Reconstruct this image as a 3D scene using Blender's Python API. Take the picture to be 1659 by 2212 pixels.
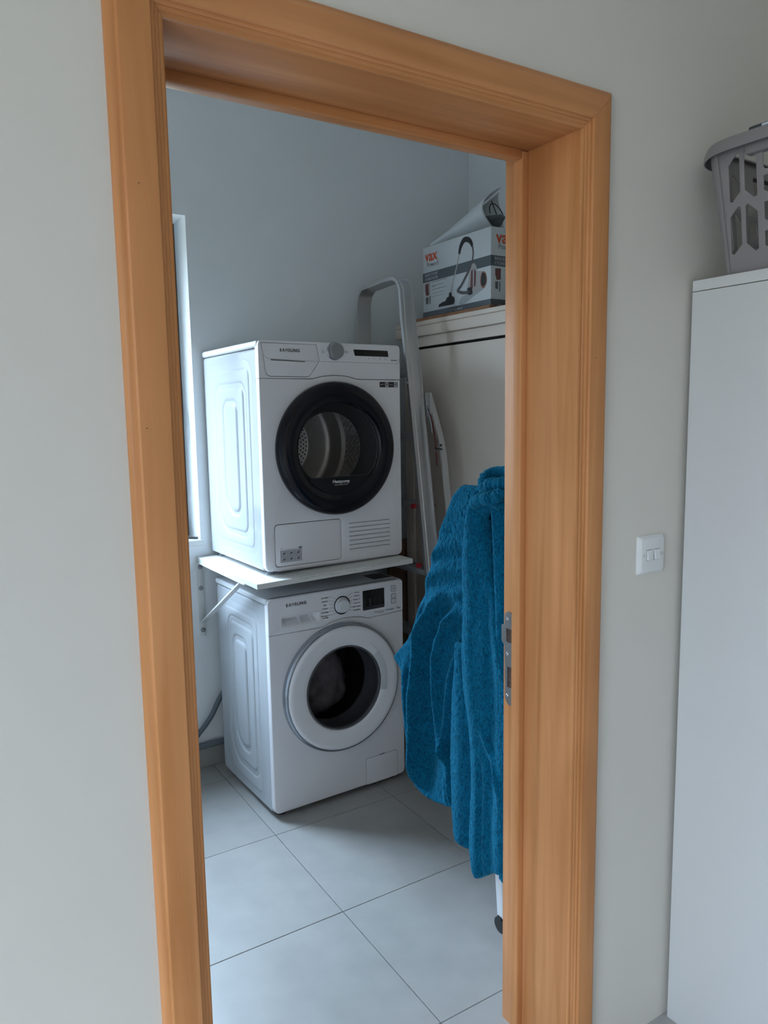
import bpy, bmesh, math, random
from mathutils import Vector, Matrix, noise

random.seed(4)
scn = bpy.context.scene
for _o in list(bpy.data.objects):
    bpy.data.objects.remove(_o)
COL = scn.collection

# ------------------------------------------------------------------ camera
YAW, PITCH, ROLL = math.radians(32.2245), math.radians(-7.399), math.radians(-0.9454)
fw = Vector((math.sin(YAW) * math.cos(PITCH), math.cos(YAW) * math.cos(PITCH), math.sin(PITCH)))
rt0 = Vector((math.cos(YAW), -math.sin(YAW), 0))
up0 = rt0.cross(fw)
rt = rt0 * math.cos(ROLL) + up0 * math.sin(ROLL)
up = up0 * math.cos(ROLL) - rt0 * math.sin(ROLL)
cam_d = bpy.data.cameras.new('camera')
cam = bpy.data.objects.new('camera', cam_d)
COL.objects.link(cam)
m = Matrix((rt, up, -fw)).transposed().to_4x4()
m.translation = Vector((0.0, -1.0962, 1.5144))
cam.matrix_world = m
cam_d.sensor_fit = 'VERTICAL'
cam_d.sensor_height = 24.0
cam_d.lens = 24.0 * 1629.0 / 2212.0
cam_d.clip_start = 0.02
scn.camera = cam

# ------------------------------------------------------------------ sky
world = bpy.data.worlds.new('overcast_sky')
scn.world = world
world.use_nodes = True
nt = world.node_tree
nt.nodes.clear()
tc = nt.nodes.new('ShaderNodeTexCoord')
sep = nt.nodes.new('ShaderNodeSeparateXYZ')
rmp = nt.nodes.new('ShaderNodeValToRGB')
bg = nt.nodes.new('ShaderNodeBackground')
wo = nt.nodes.new('ShaderNodeOutputWorld')
mr = nt.nodes.new('ShaderNodeMapRange')
mr.inputs['From Min'].default_value = -1
nt.links.new(tc.outputs['Generated'], sep.inputs[0])
nt.links.new(sep.outputs['Z'], mr.inputs['Value'])
nt.links.new(mr.outputs[0], rmp.inputs[0])
el = rmp.color_ramp.elements
el[0].position = 0.47; el[0].color = (0.10, 0.11, 0.11, 1)
el[1].position = 0.51; el[1].color = (0.13, 0.158, 0.19, 1)
for pos_, c_ in ((0.66, (0.30, 0.37, 0.46, 1)), (0.84, (0.86, 1.09, 1.42, 1)), (1.0, (1.25, 1.6, 2.1, 1))):
    e = rmp.color_ramp.elements.new(pos_); e.color = c_
nt.links.new(rmp.outputs[0], bg.inputs[0])
bg.inputs[1].default_value = 33.0
nt.links.new(bg.outputs[0], wo.inputs[0])

WIN1 = (0.20, 1.02, 1.00, 2.315)          # laundry window: x0, x1, z0, z1 in the wall y = 1.978
WIN2 = (-2.60, -0.95, 0.80, 2.25)           # hall window: y0, y1, z0, z1 in the left wall x = -2.6


def portal(name, loc, rot, sx, sy):
    l = bpy.data.lights.new(name, 'AREA')
    l.shape = 'RECTANGLE'; l.size = sx; l.size_y = sy
    l.cycles.is_portal = True
    o = bpy.data.objects.new(name, l)
    o.location = loc; o.rotation_euler = rot
    COL.objects.link(o)


portal('sky_portal', (0.59, 2.24, 1.66), (math.radians(-90), 0, 0), 0.88, 1.34)
portal('sky_portal', (-2.78, -1.775, 1.525), (math.radians(90), 0, math.radians(-90)), 1.65, 1.45)

vs = scn.view_settings
vs.view_transform = 'Standard'
vs.look = 'None'
vs.exposure = 0.48
vs.gamma = 1.0
vs.use_curve_mapping = False


# ------------------------------------------------------------------ materials
def mat(name, col, rough=0.5, metal=0.0, bump=0.0, bscale=60.0, var=0.0, vscale=6.0, coat=0.0, sheen=0.0,
        stretch=(1, 1, 1), spec=0.5, detail=3.0):
    mm = bpy.data.materials.new(name)
    mm.use_nodes = True
    n = mm.node_tree.nodes; lk = mm.node_tree.links
    b = n['Principled BSDF']
    b.inputs['Base Color'].default_value = (*col, 1)
    b.inputs['Roughness'].default_value = rough
    b.inputs['Metallic'].default_value = metal
    b.inputs['Coat Weight'].default_value = coat
    b.inputs['Sheen Weight'].default_value = sheen
    b.inputs['Specular IOR Level'].default_value = spec
    t = n.new('ShaderNodeTexCoord')
    mp = n.new('ShaderNodeMapping')
    mp.inputs['Scale'].default_value = stretch
    lk.new(t.outputs['Object'], mp.inputs[0])
    if var > 0:
        ns = n.new('ShaderNodeTexNoise'); ns.inputs['Scale'].default_value = vscale
        ns.inputs['Detail'].default_value = detail
        lk.new(mp.outputs[0], ns.inputs[0])
        r = n.new('ShaderNodeValToRGB')
        r.color_ramp.elements[0].position = 0.3; r.color_ramp.elements[1].position = 0.7
        r.color_ramp.elements[0].color = (*[max(0, c * (1 - var)) for c in col], 1)
        r.color_ramp.elements[1].color = (*[min(1, c * (1 + var)) for c in col], 1)
        lk.new(ns.outputs[0], r.inputs[0])
        lk.new(r.outputs[0], b.inputs['Base Color'])
    if bump > 0:
        nb = n.new('ShaderNodeTexNoise'); nb.inputs['Scale'].default_value = bscale
        nb.inputs['Detail'].default_value = detail
        lk.new(mp.outputs[0], nb.inputs[0])
        bp = n.new('ShaderNodeBump'); bp.inputs['Strength'].default_value = bump
        bp.inputs['Distance'].default_value = 0.002
        lk.new(nb.outputs[0], bp.inputs['Height'])
        lk.new(bp.outputs[0], b.inputs['Normal'])
    return mm


def wood(name, axis, light=(0.65, 0.29, 0.115), dark=(0.52, 0.215, 0.073), rough=0.40):
    mm = bpy.data.materials.new(name)
    mm.use_nodes = True
    n = mm.node_tree.nodes; lk = mm.node_tree.links
    b = n['Principled BSDF']
    b.inputs['Roughness'].default_value = rough
    b.inputs['Specular IOR Level'].default_value = 0.35 if axis == 0 else 0.2
    t = n.new('ShaderNodeTexCoord')
    mp = n.new('ShaderNodeMapping')
    s = [26.0, 26.0, 26.0]; s[axis] = 1.1
    mp.inputs['Scale'].default_value = s
    lk.new(t.outputs['Object'], mp.inputs[0])
    n1 = n.new('ShaderNodeTexNoise'); n1.inputs['Scale'].default_value = 1.0
    n1.inputs['Detail'].default_value = 5; n1.inputs['Distortion'].default_value = 1.2
    lk.new(mp.outputs[0], n1.inputs[0])
    r = n.new('ShaderNodeValToRGB')
    r.color_ramp.elements[0].position = 0.32; r.color_ramp.elements[1].position = 0.62
    r.color_ramp.elements[0].color = (*dark, 1); r.color_ramp.elements[1].color = (*light, 1)
    lk.new(n1.outputs[0], r.inputs[0])
    mp2 = n.new('ShaderNodeMapping')
    s2 = [220.0, 220.0, 220.0]; s2[axis] = 7.0
    mp2.inputs['Scale'].default_value = s2
    lk.new(t.outputs['Object'], mp2.inputs[0])
    n2 = n.new('ShaderNodeTexNoise'); n2.inputs['Scale'].default_value = 1.0; n2.inputs['Detail'].default_value = 3
    lk.new(mp2.outputs[0], n2.inputs[0])
    mx = n.new('ShaderNodeMix'); mx.data_type = 'RGBA'; mx.blend_type = 'MULTIPLY'
    mx.inputs['Factor'].default_value = 0.10
    lk.new(r.outputs[0], mx.inputs['A']); lk.new(n2.outputs['Color'], mx.inputs['B'])
    # big soft tonal patches
    n3 = n.new('ShaderNodeTexNoise'); n3.inputs['Scale'].default_value = 2.2; n3.inputs['Detail'].default_value = 1
    lk.new(t.outputs['Object'], n3.inputs[0])
    r3 = n.new('ShaderNodeValToRGB')
    r3.color_ramp.elements[0].color = (0.88, 0.84, 0.80, 1); r3.color_ramp.elements[1].color = (1, 1, 1, 1)
    r3.color_ramp.elements[0].position = .35; r3.color_ramp.elements[1].position = .6
    lk.new(n3.outputs[0], r3.inputs[0])
    mx2 = n.new('ShaderNodeMix'); mx2.data_type = 'RGBA'; mx2.blend_type = 'MULTIPLY'
    mx2.inputs['Factor'].default_value = 1.0
    lk.new(mx.outputs['Result'], mx2.inputs['A']); lk.new(r3.outputs[0], mx2.inputs['B'])
    lk.new(mx2.outputs['Result'], b.inputs['Base Color'])
    bp = n.new('ShaderNodeBump'); bp.inputs['Strength'].default_value = 0.06; bp.inputs['Distance'].default_value = 0.001
    lk.new(n2.outputs[0], bp.inputs['Height']); lk.new(bp.outputs[0], b.inputs['Normal'])
    return mm


def glass(name, tint, gloss=0.9, rough=0.02, ior=1.45):
    mm = bpy.data.materials.new(name)
    mm.use_nodes = True
    n = mm.node_tree.nodes; lk = mm.node_tree.links
    n.clear()
    tr = n.new('ShaderNodeBsdfTransparent'); tr.inputs[0].default_value = (*tint, 1)
    gl = n.new('ShaderNodeBsdfGlossy'); gl.inputs['Roughness'].default_value = rough
    gl.inputs['Color'].default_value = (gloss, gloss, gloss, 1)
    fr = n.new('ShaderNodeFresnel'); fr.inputs[0].default_value = ior
    mx = n.new('ShaderNodeMixShader')
    o = n.new('ShaderNodeOutputMaterial')
    ge = n.new('ShaderNodeNewGeometry'); sb = n.new('ShaderNodeMath'); sb.operation = 'SUBTRACT'; sb.inputs[0].default_value = 1
    ml = n.new('ShaderNodeMath'); ml.operation = 'MULTIPLY'      # reflection only on the outer face: a thin pane, no total internal reflection
    lk.new(ge.outputs['Backfacing'], sb.inputs[1]); lk.new(sb.outputs[0], ml.inputs[0]); lk.new(fr.outputs[0], ml.inputs[1])
    lk.new(ml.outputs[0], mx.inputs[0]); lk.new(tr.outputs[0], mx.inputs[1]); lk.new(gl.outputs[0], mx.inputs[2])
    lk.new(mx.outputs[0], o.inputs[0])
    return mm


HALLW = mat('hall_wall_paint', (0.665, 0.62, 0.55), 0.75, bump=0.12, bscale=25, var=0.02, vscale=2)
LAUNW = mat('laundry_wall_paint', (0.88, 0.90, 0.915), 0.55, bump=0.15, bscale=22, var=0.02, vscale=2)
CEIL = mat('ceiling_paint', (0.88, 0.88, 0.87), 0.8)
WOODV = wood('beech_wood_upright', 2)
WOODH = wood('beech_wood_crosswise', 0)
TILE = mat('grey_porcelain_tile', (0.385, 0.375, 0.36), 0.40, bump=0.06, bscale=90, var=0.07, vscale=9, detail=6)
GROUT = mat('grey_grout', (0.19, 0.19, 0.185), 0.9)
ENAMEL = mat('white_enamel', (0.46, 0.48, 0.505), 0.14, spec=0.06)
PLASTIC = mat('white_plastic', (0.70, 0.71, 0.74), 0.38, bump=0.02, bscale=400)
FRONTW = mat('white_front_panel', (0.84, 0.82, 0.85), 0.33)
BLACKG = mat('black_gloss_plastic', (0.004, 0.004, 0.009), 0.12, spec=0.35)
DISC = mat('black_door_disc', (0.004, 0.004, 0.007), 0.2)
DISPLAY = mat('black_display_glass', (0.003, 0.003, 0.005), 0.12)
DARKP = mat('dark_plastic', (0.02, 0.02, 0.022), 0.5)
CHROME = mat('chrome_ring', (0.42, 0.45, 0.50), 0.12, metal=1)
STEEL = mat('stainless_drum', (0.75, 0.73, 0.70), 0.38, metal=.75)
ALU = mat('brushed_aluminium', (0.62, 0.62, 0.63), 0.36, metal=0.85, bump=0.05, bscale=200, stretch=(6, 6, .3))
GREYPL = mat('silver_knob_face', (0.33, 0.34, 0.36), 0.35, metal=0.7)
INK = mat('dark_ink', (0.02, 0.02, 0.025), 0.6)
GREYINK = mat('grey_ink', (0.18, 0.19, 0.21), 0.6)
TEALINK = mat('teal_ink', (0.08, 0.22, 0.30), 0.6)
WHITEINK = mat('white_ink', (0.75, 0.75, 0.75), 0.6)
STICKER = mat('pale_sticker', (0.50, 0.49, 0.53), 0.5)
LOCKST = mat('satin_steel_plate', (0.17, 0.165, 0.16), 0.5, metal=0.4, bump=0.05, bscale=300)
SCREWM = mat('screw_metal', (0.55, 0.55, 0.55), 0.3, metal=1)
HOLE = mat('raw_dark_wood_recess', (0.06, 0.035, 0.025), 0.8, var=0.5, vscale=120)
CABW = mat('white_cabinet_board', (0.66, 0.655, 0.64), 0.34, bump=0.015, bscale=100)
CABC = mat('cream_grey_cabinet', (0.80, 0.69, 0.60), 0.45, bump=0.02, bscale=90)
BLACK = mat('black_gap', (0.004, 0.004, 0.004), 0.8)
SHELFW = mat('white_melamine', (0.72, 0.71, 0.69), 0.5, bump=0.03, bscale=70)
BASKET = mat('warm_grey_plastic', (0.235, 0.215, 0.215), 0.45)
BASKETD = mat('dark_slate_plastic', (0.035, 0.045, 0.05), 0.4)
SWITCH = mat('white_switch_plastic', (0.72, 0.72, 0.70), 0.3)
PIPE = mat('grey_drain_hose', (0.10, 0.125, 0.15), 0.5)
PIPEL = mat('grey_conduit', (0.16, 0.19, 0.21), 0.5)
FRAMED = mat('anthracite_window_frame', (0.015, 0.018, 0.022), 0.4)
RED = mat('red_plastic_cap', (0.42, 0.02, 0.035), 0.4)
CARD = mat('brown_cardboard', (0.22, 0.13, 0.085), 0.85, var=0.12, vscale=8, bump=0.1, bscale=50)
CORK = mat('brown_board', (0.30, 0.13, 0.06), 0.6, var=0.1, vscale=20)
BOXW = mat('carton_white', (0.60, 0.63, 0.66), 0.45)
BOXG = mat('carton_slate_print', (0.085, 0.105, 0.125), 0.45)
ORANGE = mat('orange_print', (0.62, 0.075, 0.02), 0.5)
PRINTK = mat('black_print', (0.012, 0.012, 0.018), 0.5)
PRINTG = mat('grey_print', (0.10, 0.10, 0.11), 0.5)
PRINTL = mat('silver_print', (0.42, 0.40, 0.40), 0.5)
PRINTR = mat('maroon_print', (0.15, 0.05, 0.05), 0.5)
PRINTC = mat('copper_print', (0.35, 0.13, 0.08), 0.5)
PRINTS = mat('pale_shadow_print', (0.38, 0.40, 0.42), 0.5)
SHEETW = mat('white_plastic_sheet', (0.62, 0.65, 0.68), 0.4)
GREYFAB = mat('grey_mesh_fabric', (0.10, 0.115, 0.125), 0.5, var=0.3, vscale=14, bump=0.3, bscale=60)
LAUNDRY = mat('grey_laundry', (0.35, 0.32, 0.31), 0.9, var=0.35, vscale=16, bump=0.4, bscale=50)
GASKET = mat('grey_rubber_gasket', (0.10, 0.10, 0.11), 0.5)
GLASSD = glass('smoked_door_glass', (0.94, 0.94, 0.95), .6, ior=1.3)
GLASSB = glass('smoked_bowl_glass', (0.72, 0.70, 0.74), .35, .05, ior=1.2)
GLASSW = glass('window_glass', (0.93, 0.96, 0.95))


def fleece():
    mm = bpy.data.materials.new('teal_fleece')
    mm.use_nodes = True
    n = mm.node_tree.nodes; lk = mm.node_tree.links
    b = n['Principled BSDF']
    b.inputs['Roughness'].default_value = 0.95
    b.inputs['Sheen Weight'].default_value = 0.35
    b.inputs['Sheen Tint'].default_value = (0.1, 0.55, 0.8, 1)
    b.inputs['Specular IOR Level'].default_value = 0.1
    t = n.new('ShaderNodeTexCoord')
    mp = n.new('ShaderNodeMapping'); mp.inputs['Scale'].default_value = (1, 1, 0.55)
    lk.new(t.outputs['Object'], mp.inputs[0])
    ns = n.new('ShaderNodeTexNoise'); ns.inputs['Scale'].default_value = 130; ns.inputs['Detail'].default_value = 3
    ns.inputs['Distortion'].default_value = 2.0
    lk.new(mp.outputs[0], ns.inputs[0])
    r = n.new('ShaderNodeValToRGB')
    r.color_ramp.elements[0].position = 0.36; r.color_ramp.elements[1].position = 0.64
    r.color_ramp.elements[0].color = (0.000, 0.050, 0.105, 1)
    r.color_ramp.elements[1].color = (0.001, 0.125, 0.235, 1)
    lk.new(ns.outputs[0], r.inputs[0]); lk.new(r.outputs[0], b.inputs['Base Color'])
    bp = n.new('ShaderNodeBump'); bp.inputs['Strength'].default_value = 0.9; bp.inputs['Distance'].default_value = 0.004
    lk.new(ns.outputs[0], bp.inputs['Height']); lk.new(bp.outputs[0], b.inputs['Normal'])
    return mm


FLEECE = fleece()


# ------------------------------------------------------------------ helpers
def link(name, me, mt, parent=None, loc=None, rot=None, smooth=False, label=None):
    o = bpy.data.objects.new(name, me)
    if mt is not None:
        me.materials.append(mt)
    COL.objects.link(o)
    if parent is not None:
        o.parent = parent
    if loc is not None:
        o.location = loc
    if rot is not None:
        o.rotation_euler = rot
    if smooth:
        for p in me.polygons:
            p.use_smooth = True
    if label:
        o['label'] = label
    return o


def raw(name, verts, faces, mt, parent=None, smooth=False, **k):
    me = bpy.data.meshes.new(name)
    me.from_pydata([tuple(v) for v in verts], [], faces)
    bm = bmesh.new(); bm.from_mesh(me)
    bmesh.ops.recalc_face_normals(bm, faces=bm.faces)
    bm.to_mesh(me); bm.free()
    return link(name, me, mt, parent, smooth=smooth, **k)


def auto_smooth(o, ang=35):
    me = o.data
    for p in me.polygons:
        p.use_smooth = True
    me.set_sharp_from_angle(angle=math.radians(ang))
    return o


def bxbm(bm, x0, x1, y0, y1, z0, z1, bev=0.0, seg=2):
    t = bmesh.new()
    r = bmesh.ops.create_cube(t, size=1.0)
    for v in t.verts:
        v.co = Vector((x0 + (v.co.x + .5) * (x1 - x0), y0 + (v.co.y + .5) * (y1 - y0), z0 + (v.co.z + .5) * (z1 - z0)))
    if bev > 0:
        bmesh.ops.bevel(t, geom=list(t.edges), offset=bev, segments=seg, profile=0.5, affect='EDGES')
    me = bpy.data.meshes.new('tmp'); t.to_mesh(me); t.free()
    bm.from_mesh(me); bpy.data.meshes.remove(me)


def fin(name, bm, mt, parent=None, **k):
    me = bpy.data.meshes.new(name)
    bm.to_mesh(me); bm.free()
    o = link(name, me, mt, parent, **k)
    return o


def box(name, x0, x1, y0, y1, z0, z1, mt, parent=None, bev=0.0, seg=2, **k):
    bm = bmesh.new()
    bxbm(bm, x0, x1, y0, y1, z0, z1, bev, seg)
    o = fin(name, bm, mt, parent, **k)
    if bev > 0:
        auto_smooth(o, 50)
    return o


def flat(name, outer, holes, d0, d1, mt, parent=None, bev=0.0, axis='v', res=2, **k):
    """2-D outline (a, z) with holes, extruded in depth from d0 (front) to d1.
    axis 'v': (a, z) -> (x=a, y=depth, z=z) ; 'x': (y=a, x=depth) ; 'z': (x=a,y=z, z=depth)"""
    cu = bpy.data.curves.new('tmp', 'CURVE')
    cu.dimensions = '2D'; cu.fill_mode = 'BOTH'
    cu.extrude = max(0, abs(d1 - d0) / 2 - bev)
    if bev > 0:
        cu.bevel_depth = bev; cu.bevel_resolution = res; cu.offset = -bev
    for pts in [outer] + list(holes):
        s = cu.splines.new('POLY'); s.points.add(len(pts) - 1)
        for i, p in enumerate(pts):
            s.points[i].co = (p[0], p[1], 0, 1)
        s.use_cyclic_u = True
    oc = bpy.data.objects.new('tmp', cu); COL.objects.link(oc)
    bpy.context.view_layer.update()
    me = bpy.data.meshes.new_from_object(oc.evaluated_get(bpy.context.evaluated_depsgraph_get()))
    bpy.data.objects.remove(oc); bpy.data.curves.remove(cu)
    me.name = name
    me.materials.clear()
    mid = (d0 + d1) / 2
    for v in me.vertices:
        a, z, d = v.co
        if axis == 'v':
            v.co = (a, mid - d, z)
        elif axis == 'x':
            v.co = (mid - d, a, z)
        else:
            v.co = (a, z, mid + d)
    bm = bmesh.new(); bm.from_mesh(me)
    bmesh.ops.remove_doubles(bm, verts=bm.verts, dist=1e-6)
    bmesh.ops.recalc_face_normals(bm, faces=bm.faces)
    bm.to_mesh(me); bm.free()
    o = link(name, me, mt, parent, **k)
    auto_smooth(o, 35)
    return o


def circ(cx, cz, r, n=64, a0=0, a1=360):
    full = abs(a1 - a0) >= 360
    m_ = n if full else n + 1
    return [(cx + r * math.cos(math.radians(a0 + (a1 - a0) * i / n)), cz + r * math.sin(math.radians(a0 + (a1 - a0) * i / n))) for i in range(m_)]


def rrect(x0, x1, z0, z1, r, n=6):
    p = []
    for cx, cz, a in ((x1 - r, z0 + r, -90), (x1 - r, z1 - r, 0), (x0 + r, z1 - r, 90), (x0 + r, z0 + r, 180)):
        for i in range(n + 1):
            t = math.radians(a + 90 * i / n)
            p.append((cx + r * math.cos(t), cz + r * math.sin(t)))
    return p


def lathe(name, prof, cx, cz, mt, parent=None, n=96, closed=False, smooth=True, ang=40, **k):
    """profile of (radius, depth v) turned about the v axis at (cx, cz)"""
    vs_, fs = [], []
    m_ = len(prof)
    for i in range(n):
        t = 2 * math.pi * i / n
        for r, v in prof:
            vs_.append((cx + r * math.cos(t), v, cz + r * math.sin(t)))
    for i in range(n):
        j = (i + 1) % n
        for q in range(m_ if closed else m_ - 1):
            q2 = (q + 1) % m_
            fs.append((i * m_ + q, i * m_ + q2, j * m_ + q2, j * m_ + q))
    me = bpy.data.meshes.new(name)
    me.from_pydata(vs_, [], fs)
    bm = bmesh.new(); bm.from_mesh(me)
    bmesh.ops.remove_doubles(bm, verts=bm.verts, dist=1e-6)
    bmesh.ops.recalc_face_normals(bm, faces=bm.faces)
    bm.to_mesh(me); bm.free()
    o = link(name, me, mt, parent, **k)
    auto_smooth(o, ang)
    return o


def tubebm(bm, pts, r, n=10, cap=True):
    pts = [Vector(p) for p in pts]
    rings = []
    prev = None
    for i, p in enumerate(pts):
        d = (pts[min(i + 1, len(pts) - 1)] - pts[max(i - 1, 0)]).normalized()
        ref = Vector((0, 0, 1)) if abs(d.z) < 0.9 else Vector((0, 1, 0))
        if prev is not None:
            ref = prev
        s = d.cross(ref).normalized(); u = s.cross(d).normalized()
        prev = u
        rr = r[i] if isinstance(r, (list, tuple)) else r
        rings.append([bm.verts.new(p + (s * math.cos(2 * math.pi * a / n) + u * math.sin(2 * math.pi * a / n)) * rr) for a in range(n)])
    for a, b in zip(rings, rings[1:]):
        for i in range(n):
            bm.faces.new((a[i], a[(i + 1) % n], b[(i + 1) % n], b[i]))
    if cap:
        bm.faces.new(rings[0][::-1]); bm.faces.new(rings[-1])


def tube(name, pts, r, mt, parent=None, n=10, **k):
    bm = bmesh.new(); tubebm(bm, pts, r, n)
    bmesh.ops.recalc_face_normals(bm, faces=bm.faces)
    o = fin(name, bm, mt, parent, **k)
    auto_smooth(o, 50)
    return o


def spline(pts, n=10):
    """Catmull-Rom through pts"""
    P = [Vector(p) for p in pts]
    P = [P[0] * 2 - P[1]] + P + [P[-1] * 2 - P[-2]]
    out = []
    for i in range(1, len(P) - 2):
        for j in range(n):
            t = j / n
            a, b, c, d = P[i - 1], P[i], P[i + 1], P[i + 2]
            out.append(0.5 * ((2 * b) + (c - a) * t + (2 * a - 5 * b + 4 * c - d) * t * t + (3 * b - a - 3 * c + d) * t ** 3))
    out.append(P[-2])
    return out


def text(name, s, size, loc, mt, parent=None, rot=(math.radians(90), 0, 0), bold=0.0, ext=0.0002, align='CENTER', sx=1.0, label=None, shear=0.0, space=1.0):
    cu = bpy.data.curves.new('tmp', 'FONT')
    cu.body = s; cu.size = size; cu.extrude = ext; cu.offset = bold
    cu.align_x = align; cu.align_y = 'CENTER'; cu.resolution_u = 3; cu.space_character = space; cu.shear = shear
    oc = bpy.data.objects.new('tmp', cu); COL.objects.link(oc)
    bpy.context.view_layer.update()
    me = bpy.data.meshes.new_from_object(oc.evaluated_get(bpy.context.evaluated_depsgraph_get()))
    bpy.data.objects.remove(oc); bpy.data.curves.remove(cu)
    me.name = name; me.materials.clear()
    for v in me.vertices:
        v.co.x *= sx
    return link(name, me, mt, parent, loc=loc, rot=rot, label=label)


def brand(parent, size, cx_, z, d, mt, bold, gap=.16):
    """the maker's wordmark with a bar-less A, one letter after another, joined as one flat print"""
    bm = bmesh.new(); x = 0.0
    for ch in 'SVMSUNG':
        cu = bpy.data.curves.new('tmp', 'FONT'); cu.body = ch; cu.size = size; cu.extrude = .0002; cu.offset = bold if ch != 'M' else 0; cu.resolution_u = 3
        oc = bpy.data.objects.new('tmp', cu); COL.objects.link(oc)
        bpy.context.view_layer.update()
        me = bpy.data.meshes.new_from_object(oc.evaluated_get(bpy.context.evaluated_depsgraph_get()))
        bpy.data.objects.remove(oc); bpy.data.curves.remove(cu)
        x0 = min(v.co.x for v in me.vertices); x1 = max(v.co.x for v in me.vertices)
        y1 = max(v.co.y for v in me.vertices)
        for v in me.vertices:
            a, b, c = v.co
            if ch == 'V':
                a, b = x0 + x1 - a, y1 - b
            v.co = (x + a - x0, -c, b)
        x += (x1 - x0) + size * gap
        bm.from_mesh(me); bpy.data.meshes.remove(me)
    w_ = x - size * gap
    for v in bm.verts:
        v.co.x += cx_ - w_ / 2; v.co.y += d; v.co.z += z - size * .34
    bmesh.ops.recalc_face_normals(bm, faces=bm.faces)
    return fin('brand_lettering', bm, mt, parent)


def join_flat(name, shapes, d0, d1, mt, parent, axis='v'):
    """several outlines as one printed part"""
    bm = bmesh.new()
    for pts in shapes:
        lo = []; hi = []
        for a, z in pts:
            P0 = (a, d0, z) if axis == 'v' else (d0, a, z)
            P1 = (a, d1, z) if axis == 'v' else (d1, a, z)
            lo.append(bm.verts.new(P0)); hi.append(bm.verts.new(P1))
        bm.faces.new(lo); bm.faces.new(hi[::-1])
        for i in range(len(pts)):
            j = (i + 1) % len(pts)
            bm.faces.new((lo[i], lo[j], hi[j], hi[i]))
    bmesh.ops.recalc_face_normals(bm, faces=bm.faces)
    return fin(name, bm, mt, parent)


def line_shape(p, q, w):
    p = Vector(p); q = Vector(q); d = (q - p).normalized(); n_ = Vector((-d.y, d.x)) * w / 2
    return [tuple(p + n_), tuple(q + n_), tuple(q - n_), tuple(p - n_)]


def band(pts, w):
    """thick polyline outline"""
    P = [Vector(p) for p in pts]
    L, R = [], []
    for i, p in enumerate(P):
        d = (P[min(i + 1, len(P) - 1)] - P[max(i - 1, 0)]).normalized()
        ww = w[i] if isinstance(w, (list, tuple)) else w
        n_ = Vector((-d.y, d.x)) * ww / 2
        L.append(tuple(p + n_)); R.append(tuple(p - n_))
    return L + R[::-1]


def thing(name, label, cat, loc=(0, 0, 0), rotz=0.0, group=None, kind=None):
    o = bpy.data.objects.new(name, None)
    o.empty_display_size = 0.1
    COL.objects.link(o)
    o.location = loc; o.rotation_euler = (0, 0, rotz)
    if label: o['label'] = label
    if cat: o['category'] = cat
    if group: o['group'] = group
    if kind: o['kind'] = kind
    return o


def tag(o, label=None, cat=None, group=None, kind=None):
    if label: o['label'] = label
    if cat: o['category'] = cat
    if group: o['group'] = group
    if kind: o['kind'] = kind
    return o


def S(o, label=None):
    o['kind'] = 'structure'
    if label: o['label'] = label
    return o


def smooth01(t):
    t = max(0.0, min(1.0, t))
    return t * t * (3 - 2 * t)


def lerp_tab(tab, x):
    if x <= tab[0][0]: return tab[0][1]
    for (a, b), (c, d) in zip(tab, tab[1:]):
        if x <= c:
            return b + (d - b) * (x - a) / (c - a) if c > a else d
    return tab[-1][1]


# ------------------------------------------------------------------ room shell
JX0, JX1, JZ = 0.344, 1.155, 2.056            # clear opening of the door frame
YB = 1.978                                    # face of the laundry back wall
XR = 2.466
R_ = lambda x0, x1, z0, z1: [(x0, z0), (x1, z0), (x1, z1), (x0, z1)]
S(flat('wall_hall', [(-2.6, 0), (JX0 - .03, 0), (JX0 - .03, JZ + .03), (JX1 + .03, JZ + .03), (JX1 + .03, 0), (2.75, 0), (2.75, 3.0), (-2.6, 3.0)], [], 0, 0.205, HALLW),
  'pale grey painted wall around the wooden door frame')
# laundry side: back wall with the window opening
S(flat('wall_back', R_(-0.5, XR + .15, 0, 3.0), [R_(WIN1[0], WIN1[1], WIN1[2], WIN1[3])], YB, YB + 0.22, LAUNW),
  'bluish white painted wall behind the dryer and washer')
S(box('wall_right', XR, XR + .15, .205, YB, 0, 3.0, LAUNW), 'bluish white wall behind the cream cabinet')
S(box('wall_left', -.65, -.5, .205, YB + .22, 0, 3.0, LAUNW), 'bluish white wall of the laundry room')
S(box('wall_behind', -2.75, 2.9, -3.4, -3.3, 0, 3.0, HALLW), 'hall wall opposite the laundry door')
S(flat('wall_hall_left', R_(-3.3, .205, 0, 3.0), [R_(WIN2[0], WIN2[1], WIN2[2], WIN2[3])], -2.75, -2.6, HALLW, axis='x'), 'hall wall on the far left')
S(box('wall_hall_right', 2.75, 2.9, -3.3, .205, 0, 3.0, HALLW), 'hall wall behind the tall white cabinet')
S(box('ceiling', -2.75, 2.9, -3.4, YB + .22, 3.0, 3.1, CEIL), 'white ceiling')
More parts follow.
